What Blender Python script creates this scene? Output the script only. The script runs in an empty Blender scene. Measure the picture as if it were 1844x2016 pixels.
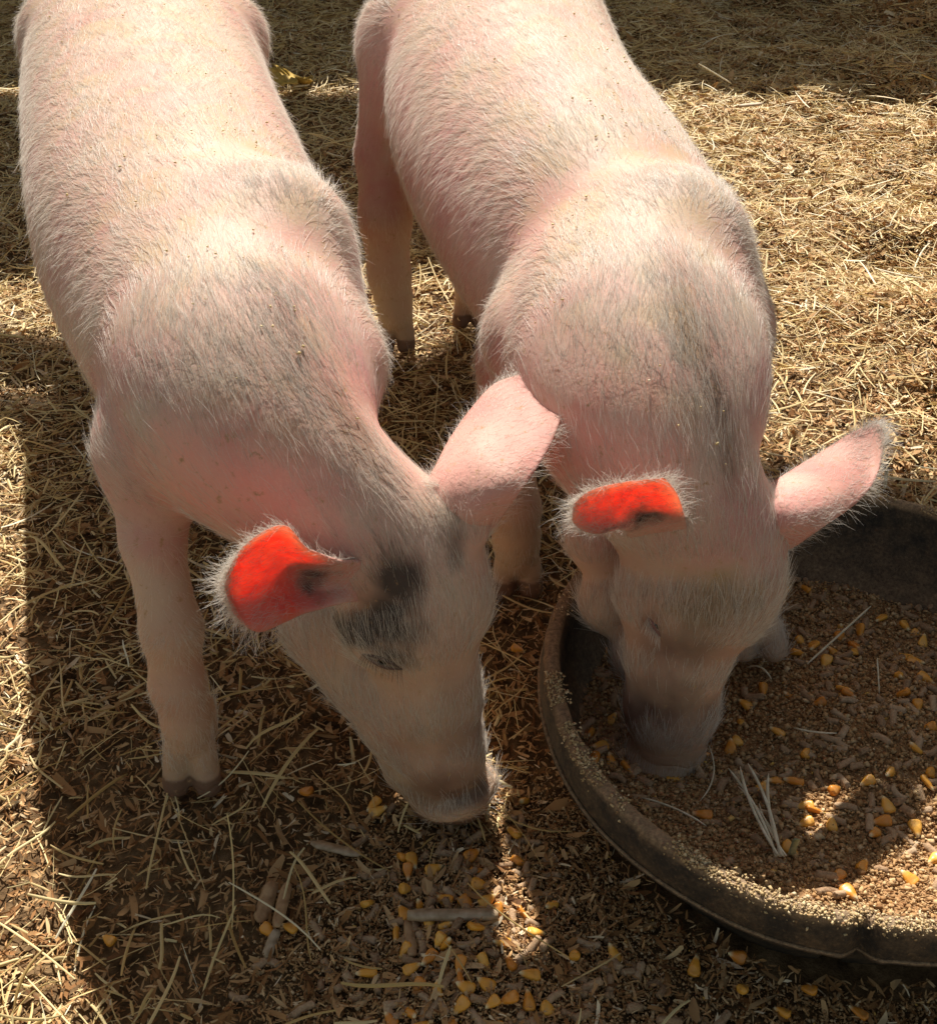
import bpy, math, random
import numpy as np
from mathutils import Vector, Matrix, Quaternion

rng = np.random.default_rng(7)
random.seed(7)
SC = bpy.context.scene
COL = SC.collection
R = math.radians

# ------------------------------------------------------------------ camera
CAM_H, PITCH, FOC, PW, PH = 0.70, 37.0, 2400.0, 1844.0, 2016.0
cd = bpy.data.cameras.new('camera')
cam = bpy.data.objects.new('camera', cd)
COL.objects.link(cam)
cam.location = (0, 0, CAM_H)
cam.rotation_euler = (R(90 - PITCH), 0, 0)
cd.sensor_fit = 'HORIZONTAL'
cd.sensor_width = 36
cd.lens = 36 * FOC / PW
cd.clip_start = 0.02
cd.clip_end = 200
SC.camera = cam

# ------------------------------------------------------------------ light
SUN_AZ, SUN_EL = 4.0, 47.0          # degrees left of straight ahead, above the horizon
SUNV = Vector((-math.sin(R(SUN_AZ)) * math.cos(R(SUN_EL)), math.cos(R(SUN_AZ)) * math.cos(R(SUN_EL)), math.sin(R(SUN_EL))))
world = bpy.data.worlds.new('World')
SC.world = world
world.use_nodes = True
nt = world.node_tree
sky = nt.nodes.new('ShaderNodeTexSky')
sky.sky_type = 'NISHITA'
sky.sun_disc = False
sky.sun_elevation = R(SUN_EL)
sky.sun_rotation = R(-SUN_AZ)
tint = nt.nodes.new('ShaderNodeMix'); tint.data_type = 'RGBA'; tint.blend_type = 'MULTIPLY'
tint.inputs[0].default_value = 1.0
tint.inputs[7].default_value = (1.0, .77, .52, 1)        # sky tinted warm, in place of light bounced off surroundings
nt.links.new(sky.outputs[0], tint.inputs[6])
nt.links.new(tint.outputs[2], nt.nodes['Background'].inputs[0])
nt.nodes['Background'].inputs[1].default_value = 0.088
sl = bpy.data.lights.new('sun', 'SUN')
sl.energy = 4.8
sl.angle = R(0.55)
sl.color = (1.0, 0.95, 0.87)
sun = bpy.data.objects.new('sun', sl)
COL.objects.link(sun)
sun.rotation_euler = SUNV.to_track_quat('Z', 'Y').to_euler()
sun.location = SUNV * 5
SC.view_settings.view_transform = 'Standard'
SC.view_settings.look = 'None'
SC.view_settings.exposure = 0.85
SC.view_settings.gamma = 1.0
SC.render.engine = 'CYCLES'
SC.cycles.use_denoising = True
SC.cycles.max_bounces = 6
SC.cycles.diffuse_bounces = 3
SC.cycles.glossy_bounces = 2
SC.cycles.transmission_bounces = 3
SC.cycles.transparent_max_bounces = 4

# ------------------------------------------------------------------ helpers
_c, _s = math.cos(R(PITCH)), math.sin(R(PITCH))
FWD, UPV = np.array([0, _c, -_s]), np.array([0, _s, _c])
CAM = np.array([0, 0, CAM_H])


def ray(px, py):
    return FWD + np.array([1., 0, 0]) * (px - PW / 2) / FOC - UPV * (py - PH / 2) / FOC


def at(px, py, Y):                     # world point at distance Y ahead of the camera
    d = ray(px, py)
    return CAM + d * (Y / d[1])


def atz(px, py, z):                    # world point at height z
    d = ray(px, py)
    return CAM + d * ((z - CAM_H) / d[2])


def depth(p):
    return float((np.asarray(p) - CAM) @ FWD)


def node(px, py, Y, rpx):
    p = at(px, py, Y)
    return p, rpx * depth(p) / FOC


def tag(o, label=None, cat=None, group=None, kind=None):
    if label: o['label'] = label
    if cat: o['category'] = cat
    if group: o['group'] = group
    if kind: o['kind'] = kind
    return o


def empty(name, loc=(0, 0, 0)):
    o = bpy.data.objects.new(name, None)
    o.empty_display_size = 0.05
    COL.objects.link(o)
    o.location = loc
    return o


def link(name, me, mats=(), parent=None, loc=None, smooth=True):
    for m in (mats if isinstance(mats, (list, tuple)) else [mats]):
        me.materials.append(m)
    o = bpy.data.objects.new(name, me)
    COL.objects.link(o)
    if parent is not None:
        o.parent = parent
        o.location = -parent.location
    if loc is not None:
        o.location = loc
    if smooth and len(me.polygons):
        me.polygons.foreach_set('use_smooth', np.ones(len(me.polygons), bool))
    return o


def mesh_from(V, F, name='m'):
    """V (n,3); F (m,k) array of one face size, or a list of such arrays"""
    me = bpy.data.meshes.new(name)
    V = np.asarray(V, np.float32)
    Fs = F if isinstance(F, list) else [F]
    Fs = [np.asarray(f, np.int32) for f in Fs if len(f)]
    me.vertices.add(len(V))
    me.vertices.foreach_set('co', V.ravel())
    loops = np.concatenate([f.ravel() for f in Fs])
    tot = np.concatenate([np.full(len(f), f.shape[1], np.int32) for f in Fs])
    start = np.concatenate([[0], np.cumsum(tot)[:-1]]).astype(np.int32)
    me.loops.add(len(loops))
    me.loops.foreach_set('vertex_index', loops)
    me.polygons.add(len(tot))
    me.polygons.foreach_set('loop_start', start)
    me.polygons.foreach_set('loop_total', tot)
    me.update(calc_edges=True)
    return me


def fattr(me, name, vals):
    a = me.attributes.new(name, 'FLOAT', 'POINT')
    a.data.foreach_set('value', np.asarray(vals, np.float32))


# value noise -------------------------------------------------------
_NT = np.random.default_rng(99).random((64, 64, 64)).astype(np.float32)


def vnoise(x, y, z=0.0):
    x, y, z = np.broadcast_arrays(np.asarray(x, float), np.asarray(y, float), np.asarray(z, float))
    xi, yi, zi = np.floor(x).astype(int), np.floor(y).astype(int), np.floor(z).astype(int)
    fx, fy, fz = x - xi, y - yi, z - zi
    fx, fy, fz = [f * f * (3 - 2 * f) for f in (fx, fy, fz)]
    g = lambda a, b, c: _NT[(xi + a) & 63, (yi + b) & 63, (zi + c) & 63]
    L = lambda a, b, t: a + (b - a) * t
    return L(L(L(g(0, 0, 0), g(1, 0, 0), fx), L(g(0, 1, 0), g(1, 1, 0), fx), fy),
             L(L(g(0, 0, 1), g(1, 0, 1), fx), L(g(0, 1, 1), g(1, 1, 1), fx), fy), fz)


def fbm(x, y, z=0.0, o=4):
    s, a, t = 0, 1, 0
    for i in range(o):
        s = s + a * vnoise(x * 2 ** i + 13 * i, y * 2 ** i + 7 * i, z * 2 ** i if np.ndim(z) or z else 3.3 * i)
        t += a
        a *= .5
    return s / t


def sstep(a, b, x):
    t = np.clip((x - a) / (b - a), 0, 1)
    return t * t * (3 - 2 * t)


# ------------------------------------------------------------------ materials
def mat(name):
    m = bpy.data.materials.new(name)
    m.use_nodes = True
    t = m.node_tree
    return m, t, t.nodes['Principled BSDF'], t.nodes, t.links


def ramp(t, fac, stops):
    r = t.nodes.new('ShaderNodeValToRGB')
    e = r.color_ramp.elements
    while len(e) < len(stops): e.new(0.5)
    for i, (p, c) in enumerate(stops):
        e[i].position = p
        e[i].color = (*c, 1)
    t.links.new(fac, r.inputs[0])
    return r.outputs[0]


def attr(t, name):
    a = t.nodes.new('ShaderNodeAttribute')
    a.attribute_name = name
    return a.outputs['Fac']


def noise(t, scale, detail=3, rough=.5, coord='Object'):
    tc = t.nodes.new('ShaderNodeTexCoord')
    n = t.nodes.new('ShaderNodeTexNoise')
    n.inputs['Scale'].default_value = scale
    n.inputs['Detail'].default_value = detail
    n.inputs['Roughness'].default_value = rough
    t.links.new(tc.outputs[coord], n.inputs['Vector'])
    return n.outputs['Fac']


def bump(t, h, strength, dist, bs):
    b = t.nodes.new('ShaderNodeBump')
    b.inputs['Strength'].default_value = strength
    b.inputs['Distance'].default_value = dist
    t.links.new(h, b.inputs['Height'])
    t.links.new(b.outputs[0], bs.inputs['Normal'])


def mixc(t, fac, a, b, mode='MIX'):
    m = t.nodes.new('ShaderNodeMix')
    m.data_type = 'RGBA'
    m.blend_type = mode
    for s, v in ((0, fac), (6, a), (7, b)):
        if isinstance(v, bpy.types.NodeSocket): t.links.new(v, m.inputs[s])
        elif s == 0: m.inputs[0].default_value = v
        else: m.inputs[s].default_value = (*v, 1)
    return m.outputs[2]


def grain_mat(name, stops, rough=.75, transl=0.0, bscale=0, spec=.3):
    """stalks, flakes, crumbs: colour by the per-piece attribute 'rnd'"""
    m, t, b, N, L = mat(name)
    c = ramp(t, attr(t, 'rnd'), stops)
    L.new(c, b.inputs['Base Color'])
    b.inputs['Roughness'].default_value = rough
    b.inputs['Specular IOR Level'].default_value = spec
    if bscale:
        bump(t, noise(t, bscale, 3), .6, .001, b)
    if transl:
        tr = N.new('ShaderNodeBsdfTranslucent')
        L.new(c, tr.inputs[0])
        mx = N.new('ShaderNodeMixShader')
        mx.inputs[0].default_value = transl
        L.new(b.outputs[0], mx.inputs[1]); L.new(tr.outputs[0], mx.inputs[2])
        L.new(mx.outputs[0], N['Material Output'].inputs[0])
    return m


M = {}
M['straw'] = grain_mat('straw', [(0, (.32, .19, .06)), (.25, (.56, .38, .13)), (.6, (.76, .59, .28)), (.85, (.76, .62, .31)), (1, (.90, .83, .60))], .55, .18, spec=.5)
M['shaving'] = grain_mat('shaving', [(0, (.13, .055, .018)), (.3, (.33, .16, .055)), (.6, (.54, .32, .14)), (.85, (.68, .48, .25)), (1, (.84, .70, .48))], .8, .1)
M['crumb'] = grain_mat('crumb', [(0, (.25, .12, .045)), (.4, (.45, .26, .11)), (.75, (.60, .42, .22)), (.93, (.66, .50, .31)), (1, (.72, .44, .10))], .85, 0)
M['rim_meal'] = grain_mat('rim_meal', [(0, (.26, .15, .07)), (.5, (.50, .36, .18)), (1, (.72, .58, .36))], .85, 0)

m, t, b, N, L = mat('bedding_ground')
n1 = noise(t, 60, 5, .7); n2 = noise(t, 7, 3)
c1 = ramp(t, n1, [(.3, (.035, .018, .008)), (.5, (.10, .055, .025)), (.7, (.22, .13, .06))])
c2 = ramp(t, n1, [(.3, (.05, .028, .012)), (.5, (.16, .10, .045)), (.7, (.30, .20, .10))])
L.new(mixc(t, n2, c1, c2), b.inputs['Base Color'])
b.inputs['Roughness'].default_value = .9
b.inputs['Specular IOR Level'].default_value = .2
bump(t, n1, 1.0, .004, b)
M['ground'] = m

m, t, b, N, L = mat('feed')
n1 = noise(t, 220, 5, .7); n2 = noise(t, 14, 3)
c1 = ramp(t, n1, [(.3, (.24, .10, .03)), (.5, (.44, .22, .08)), (.7, (.58, .36, .15))])
c2 = ramp(t, n1, [(.3, (.15, .09, .045)), (.5, (.29, .19, .11)), (.7, (.44, .32, .20))])
L.new(mixc(t, n2, c1, c2), b.inputs['Base Color'])
b.inputs['Roughness'].default_value = .95
b.inputs['Specular IOR Level'].default_value = .15
bump(t, n1, 1.0, .002, b)
M['feed'] = m

m, t, b, N, L = mat('black_rubber')
geo = N.new('ShaderNodeNewGeometry')
sep = N.new('ShaderNodeSeparateXYZ'); L.new(geo.outputs['Normal'], sep.inputs[0])
up = N.new('ShaderNodeMapRange'); up.inputs[1].default_value = .2; up.inputs[2].default_value = .95
L.new(sep.outputs[2], up.inputs[0])
n1 = noise(t, 45, 6, .75); n2 = noise(t, 400, 4, .7)
nn = N.new('ShaderNodeMath'); nn.operation = 'ADD'; L.new(n1, nn.inputs[0]); L.new(up.outputs[0], nn.inputs[1])
rubber = ramp(t, n2, [(.35, (.010, .009, .008)), (.62, (.024, .020, .016)), (.72, (.12, .08, .045))])
dust = ramp(t, n2, [(.3, (.10, .058, .03)), (.7, (.36, .24, .13))])
mr = N.new('ShaderNodeMapRange'); mr.inputs[1].default_value = .40; mr.inputs[2].default_value = 1.10
L.new(nn.outputs[0], mr.inputs[0])
L.new(mixc(t, mr.outputs[0], rubber, dust), b.inputs['Base Color'])
b.inputs['Roughness'].default_value = .7
bump(t, n2, .8, .0012, b)
M['rubber'] = m

m, t, b, N, L = mat('corn')
oi = N.new('ShaderNodeObjectInfo')
k = attr(t, 'tip')
body = ramp(t, oi.outputs['Random'], [(0, (.62, .22, .025)), (.5, (.74, .33, .035)), (1, (.80, .42, .07))])
L.new(mixc(t, k, body, (.72, .60, .36)), b.inputs['Base Color'])
b.inputs['Roughness'].default_value = .38
b.inputs['Subsurface Weight'].default_value = .15
b.inputs['Subsurface Radius'].default_value = (.004, .002, .0006)
b.inputs['Subsurface Scale'].default_value = 1
M['corn'] = m

m, t, b, N, L = mat('pellet')
oi = N.new('ShaderNodeObjectInfo')
n1 = noise(t, 500, 4, .7)
ad = N.new('ShaderNodeMath'); ad.operation = 'MULTIPLY_ADD'; L.new(oi.outputs['Random'], ad.inputs[0]); ad.inputs[1].default_value = .35; L.new(n1, ad.inputs[2])
L.new(ramp(t, ad.outputs[0], [(.3, (.22, .12, .06)), (.65, (.40, .26, .15)), (1, (.54, .39, .25))]), b.inputs['Base Color'])
b.inputs['Roughness'].default_value = .85
b.inputs['Specular IOR Level'].default_value = .2
bump(t, n1, .8, .0008, b)
M['pellet'] = m


def wood(name, c1, c2, sc=60):
    m, t, b, N, L = mat(name)
    tc = N.new('ShaderNodeTexCoord'); mp = N.new('ShaderNodeMapping')
    mp.inputs['Scale'].default_value = (.12, 1, 1) if sc < 10 else (1, 1, 1)
    n = N.new('ShaderNodeTexNoise'); n.inputs['Scale'].default_value = sc * (10 if sc < 10 else 3); n.inputs['Detail'].default_value = 4
    L.new(tc.outputs['Object'], mp.inputs[0]); L.new(mp.outputs[0], n.inputs['Vector'])
    L.new(ramp(t, n.outputs[0], [(.3, c1), (.7, c2)]), b.inputs['Base Color'])
    b.inputs['Roughness'].default_value = .7
    bump(t, n.outputs[0], .5, .0006, b)
    return m


M['pale_wood'] = wood('pale_wood', (.30, .21, .12), (.52, .40, .27))
M['tan_wood'] = wood('tan_wood', (.30, .16, .07), (.52, .33, .17))
M['plank'] = wood('plank', (.16, .12, .09), (.32, .25, .18), 4)
M['stem'] = wood('stem', (.55, .47, .30), (.80, .73, .55))
M['green_stem'] = wood('green_stem', (.36, .36, .16), (.62, .60, .36))
M['dry_leaf'] = wood('dry_leaf', (.42, .25, .04), (.62, .42, .09))


def skin_mat(name, ear=0):
    m, t, b, N, L = mat(name)
    n1 = noise(t, 16, 4, .6); n2 = noise(t, 380, 3, .6)
    pink = ramp(t, n1, [(.34, (.58, .43, .35)), (.50, (.58, .36, .30)), (.66, (.54, .27, .245))])
    pink = mixc(t, attr(t, 'flush'), pink, (.88, .33, .26))
    c = mixc(t, attr(t, 'dirt'), pink, (.50, .35, .215))
    c = mixc(t, attr(t, 'mauve'), c, (.085, .036, .024))
    c = mixc(t, attr(t, 'dark'), c, (.035, .033, .032))
    spk = ramp(t, noise(t, 140, 4, .7), [(.60, (0, 0, 0)), (.72, (1, 1, 1))])
    c = mixc(t, spk, c, (.40, .25, .13))
    L.new(c, b.inputs['Base Color'])
    b.inputs['Roughness'].default_value = .55
    b.inputs['Specular IOR Level'].default_value = .12
    b.inputs['Subsurface Weight'].default_value = .25
    b.inputs['Subsurface Radius'].default_value = (.012, .004, .002)
    b.inputs['Subsurface Scale'].default_value = .8
    wob = N.new('ShaderNodeMath'); wob.operation = 'MULTIPLY_ADD'
    L.new(noise(t, 60, 2), wob.inputs[0]); wob.inputs[1].default_value = .22; L.new(attr(t, 'axial'), wob.inputs[2])
    cr = ramp(t, wob.outputs[0], [(0, (1, 1, 1)), (.20, (1, 1, 1)), (.235, (.1, .1, .1)), (.27, (1, 1, 1)), (.36, (1, 1, 1)), (.385, (.4, .4, .4)), (.41, (1, 1, 1)), (.50, (1, 1, 1)), (.525, (.6, .6, .6)), (.55, (1, 1, 1))])
    hs = N.new('ShaderNodeMath'); hs.operation = 'MULTIPLY_ADD'
    L.new(n2, hs.inputs[0]); hs.inputs[1].default_value = .35; L.new(cr, hs.inputs[2])
    bump(t, hs.outputs[0], .8, .0012, b)
    if ear:
        b.inputs['Subsurface Weight'].default_value = 0
        tr = N.new('ShaderNodeBsdfTranslucent')
        vein = noise(t, 120, 4, .6)
        red = ramp(t, vein, [(.35, (.85, .08, .04)), (.5, (1.0, .13, .06)), (.68, (1.0, .24, .12))])
        L.new(mixc(t, attr(t, 'rim'), red, (1.0, .46, .28)), tr.inputs[0])
        mx = N.new('ShaderNodeMixShader')
        gm = N.new('ShaderNodeMath'); gm.operation = 'MULTIPLY'; gm.inputs[1].default_value = ear
        L.new(attr(t, 'glow'), gm.inputs[0]); L.new(gm.outputs[0], mx.inputs[0])
        L.new(b.outputs[0], mx.inputs[1]); L.new(tr.outputs[0], mx.inputs[2])
        L.new(mx.outputs[0], N['Material Output'].inputs[0])
    return m


M['skin'] = skin_mat('pig_skin')
M['ear'] = skin_mat('pig_ear', .30)
M['ear_backlit'] = skin_mat('backlit_pig_ear', .78)  # ear copy with the backlit red glow put into the material


def hair_mat(name, root, tip, rough=.45):
    m, t, b, N, L = mat(name)
    hi = N.new('ShaderNodeHairInfo')
    c = mixc(t, hi.outputs['Intercept'], root, tip)
    c2 = mixc(t, attr(t, 'hdark'), c, (.11, .078, .055))
    L.new(c2, b.inputs['Base Color'])
    b.inputs['Roughness'].default_value = rough
    b.inputs['Specular IOR Level'].default_value = .6
    tr = N.new('ShaderNodeBsdfTranslucent')
    L.new(c2, tr.inputs[0])
    mx = N.new('ShaderNodeMixShader')
    mx.inputs[0].default_value = .35
    L.new(b.outputs[0], mx.inputs[1]); L.new(tr.outputs[0], mx.inputs[2])
    L.new(mx.outputs[0], N['Material Output'].inputs[0])
    return m


M['hair'] = hair_mat('white_bristle', (.56, .475, .385), (.88, .84, .77), .3)
m, t, b, N, L = mat('eye')
b.inputs['Base Color'].default_value = (.012, .008, .006, 1)
b.inputs['Roughness'].default_value = .12
M['eye'] = m
m, t, b, N, L = mat('hoof')
n1 = noise(t, 120, 3)
L.new(ramp(t, n1, [(.3, (.22, .13, .09)), (.7, (.42, .29, .21))]), b.inputs['Base Color'])
b.inputs['Roughness'].default_value = .6
M['hoof'] = m

# ------------------------------------------------------------------ layout
TUB_C = np.array([.262, .600]); TUB_R = .212; TUB_H = .118; FEED_Z = .050


def ground_h(x, y):
    h = .020 * (fbm(x * 5 + 3, y * 5 + 1, 0.0, 3) - .5) + .012 * (fbm(x * 22 + 5, y * 22 + 9, 0.0, 3) - .5)
    # deeper hollows and mounds in the loose straw on the right, and beyond
    wr = sstep(.32, .6, x) * sstep(.75, 1.05, y)
    h = h + wr * (.15 * (fbm(x * 3.1 + 8, y * 3.1 + 4, 0.0, 3) - .5) + .065 * (fbm(x * 10, y * 10, 0.0, 2) - .5))
    wl = sstep(-.25, -.45, x)
    h = h + wl * .03 * (fbm(x * 7 + 2, y * 7 + 6, 0.0, 3) - .4)
    # level where the tub and hooves stand
    r = np.hypot(x - TUB_C[0], y - TUB_C[1])
    h = h * sstep(TUB_R * .8, TUB_R * 1.5, r)
    w = 1 - sstep(.0, .16, r - TUB_R)
    heap = .012 * np.exp(-(((x - .01) / .07) ** 2 + ((y - .44) / .07) ** 2))
    return h * (1 - .5 * w) + heap


def feed_h(x, y):
    h = .012 * (fbm(x * 14, y * 14, 0.0, 3) - .5)
    d = np.hypot(x - TUB_C[0], y - TUB_C[1])
    h = h + .016 * np.exp(-((x - .30) ** 2 + (y - .60) ** 2) / .006)
    h = h + .018 * np.exp(-((x - .22) ** 2 + (y - .46) ** 2) / .006)
    h = h - .014 * np.exp(-((x - .13) ** 2 + (y - .60) ** 2) / .003)
    h = h + .012 * sstep(.12, .20, d)
    return FEED_Z + h - .10 * (y - .58) * (y > .58) + .02 * (.58 - y) * (y < .58)


def place_z(x, y):
    r = np.hypot(x - TUB_C[0], y - TUB_C[1])
    return np.where(r < TUB_R - .012, feed_h(x, y), ground_h(x, y))


# ------------------------------------------------------------------ ground sheet
def build_ground():
    # fine in view, coarse to the horizon
    xs = np.concatenate([-np.geomspace(60, 1.25, 26), np.arange(-1.2, 1.2001, .006), np.geomspace(1.25, 60, 26)])
    ys = np.concatenate([-np.geomspace(60, .25, 26), np.arange(.2, 3.1, .006), np.geomspace(3.15, 60, 26)])
    X, Y = np.meshgrid(xs, ys)
    Z = ground_h(X, Y) + .004 * (fbm(X * 90, Y * 90, 0.0, 2) - .5)
    V = np.c_[X.ravel(), Y.ravel(), Z.ravel() - .004]
    ny, nx = X.shape
    i = (np.arange(ny - 1)[:, None] * nx + np.arange(nx - 1)[None]).ravel()
    F = np.c_[i, i + 1, i + 1 + nx, i + nx]
    o = link('ground', mesh_from(V, F, 'ground'), M['ground'])
    tag(o, kind='structure')


build_ground()


def in_view(n, margin=.12, near=.34, far=2.95, bias=1.0):
    """random ground points over the strip of ground around the picture"""
    out = []
    while sum(len(a) for a in out) < n:
        y = near + (far - near) * rng.random(n) ** bias
        hw = (y * _c + CAM_H * _s) * PW / 2 / FOC + margin
        x = (rng.random(n) * 2 - 1)
        keep = np.abs(x) * 1.25 < hw
        out.append(np.c_[x * 1.25, y][keep])
    return np.concatenate(out)[:n]


def frames(n, tilt):
    """random orientation: heading a, tilt"""
    a = rng.random(n) * 2 * np.pi
    e = rng.normal(0, tilt, n)
    d = np.c_[np.cos(a) * np.cos(e), np.sin(a) * np.cos(e), np.sin(e)]
    roll = rng.normal(0, .6, n)
    up = np.c_[np.zeros(n), np.zeros(n), np.ones(n)]
    s = np.cross(up, d); s /= np.linalg.norm(s, axis=1, keepdims=True)
    u = np.cross(d, s)
    s2 = s * np.cos(roll)[:, None] + u * np.sin(roll)[:, None]
    u2 = np.cross(d, s2)
    return d, s2, u2


def stalks(P, Ln, W, tilt, curve, zfun, lift, segs=4):
    """thin bent stalks: a folded strip of two quads across"""
    n = len(P)
    d, s, u = frames(n, tilt)
    cs = rng.normal(0, curve, n); cu = rng.normal(0, curve * .6, n); c3 = rng.normal(0, curve * .7, n)
    T = np.linspace(-1, 1, segs + 1)
    V = np.zeros((n, segs + 1, 3, 3))
    for k, t_ in enumerate(T):
        c = d * (Ln / 2 * t_)[:, None] + s * (Ln * (cs * t_ * t_ + c3 * t_ ** 3))[:, None] + u * (Ln * cu * (1 - t_ * t_))[:, None]
        w = W * (1 - .35 * abs(t_) ** 3)
        V[:, k, 0] = c - s * (w / 2)[:, None]
        V[:, k, 1] = c + u * (w * .38)[:, None]
        V[:, k, 2] = c + s * (w / 2)[:, None]
    V[..., 0] += P[:, 0, None, None]; V[..., 1] += P[:, 1, None, None]
    base = zfun(P[:, 0], P[:, 1])
    V[..., 2] += (base + lift)[:, None, None]
    g = zfun(V[..., 0], V[..., 1]) + .0006
    V[..., 2] = np.where(V[..., 2] < g, g + (V[..., 2] - g) * .15, V[..., 2])
    V = V.reshape(-1, 3)
    b = (np.arange(n) * (segs + 1) * 3)[:, None]
    q = []
    for k in range(segs):
        for j in range(2):
            q.append(np.array([k * 3 + j, k * 3 + j + 1, k * 3 + 4 + j, k * 3 + 3 + j]))
    F = (b[:, :, None] + np.array(q)[None]).reshape(-1, 4)
    return V, F, (segs + 1) * 3


def flakes(P, Ln, W, tilt, zfun, lift):
    """curled wood flakes: 3x3 vertices each with ragged ends"""
    n = len(P)
    d, s, u = frames(n, tilt)
    curl = rng.normal(0, .35, n); tw = rng.normal(0, .25, n)
    V = np.zeros((n, 3, 3, 3))
    for i, a in enumerate((-1, 0, 1)):
        for j, bb in enumerate((-1, 0, 1)):
            aa = a * (1 + rng.normal(0, .22, n)); b2 = bb * (1 - .5 * abs(a) * rng.random(n)) * (1 + rng.normal(0, .2, n))
            V[:, i, j] = d * (Ln / 2 * aa)[:, None] + s * (W / 2 * b2)[:, None] + u * (Ln * .25 * curl * aa * aa + W * tw * aa * b2 + W * .2 * curl * b2 * b2)[:, None]
    V[..., 0] += P[:, 0, None, None]; V[..., 1] += P[:, 1, None, None]
    V[..., 2] += (zfun(P[:, 0], P[:, 1]) + lift)[:, None, None]
    g = zfun(V[..., 0], V[..., 1]) + .0004
    V[..., 2] = np.where(V[..., 2] < g, g + (V[..., 2] - g) * .15, V[..., 2])
    V = V.reshape(-1, 3)
    b = (np.arange(n) * 9)[:, None, None]
    q = np.array([[0, 1, 4, 3], [1, 2, 5, 4], [3, 4, 7, 6], [4, 5, 8, 7]])
    return V, (b + q[None]).reshape(-1, 4), 9


OCT_V = np.array([[1, 0, 0], [-1, 0, 0], [0, 1, 0], [0, -1, 0], [0, 0, 1], [0, 0, -1.]])
OCT_F = np.array([[0, 2, 4], [2, 1, 4], [1, 3, 4], [3, 0, 4], [2, 0, 5], [1, 2, 5], [3, 1, 5], [0, 3, 5]])


def crumbs(P, S, z):
    n = len(P)
    V = OCT_V[None] * S[:, None, None] * (1 + rng.normal(0, .28, (n, 6, 3)))
    a = rng.random(n) * 6.28; ca, sa = np.cos(a)[:, None], np.sin(a)[:, None]
    V = V + (rng.normal(0, .25, (n, 6, 3)) * S[:, None, None])
    x, y = V[..., 0] * ca - V[..., 1] * sa, V[..., 0] * sa + V[..., 1] * ca
    V[..., 0], V[..., 1] = x + P[:, 0, None], y + P[:, 1, None]
    V[..., 2] = V[..., 2] * .8 + z[:, None]
    F = ((np.arange(n) * 6)[:, None, None] + OCT_F[None]).reshape(-1, 3)
    return V.reshape(-1, 3), F, 6


def stuff(name, data, rnd, material, label, cat, smooth=True):
    V, F, k = data
    me = mesh_from(V, F, name)
    fattr(me, 'rnd', np.repeat(rnd, k))
    o = link(name, me, material, smooth=smooth)
    return tag(o, label, cat, kind='stuff')


def outside_tub(P, m=.004):
    return np.hypot(P[:, 0] - TUB_C[0], P[:, 1] - TUB_C[1]) > TUB_R + m


def feed_zone(P):                      # spilled feed in front of the nose and along the tub
    x, y = P[:, 0], P[:, 1]
    e = ((x - .02) / .16) ** 2 + ((y - .46) / .13) ** 2
    e2 = ((x - .22) / .30) ** 2 + ((y - .36) / .09) ** 2
    n = fbm(x * 14, y * 14, 0.0, 2) - .5
    return np.clip(1.25 - np.minimum(e, e2) + n * 1.2, 0, 1)


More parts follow.
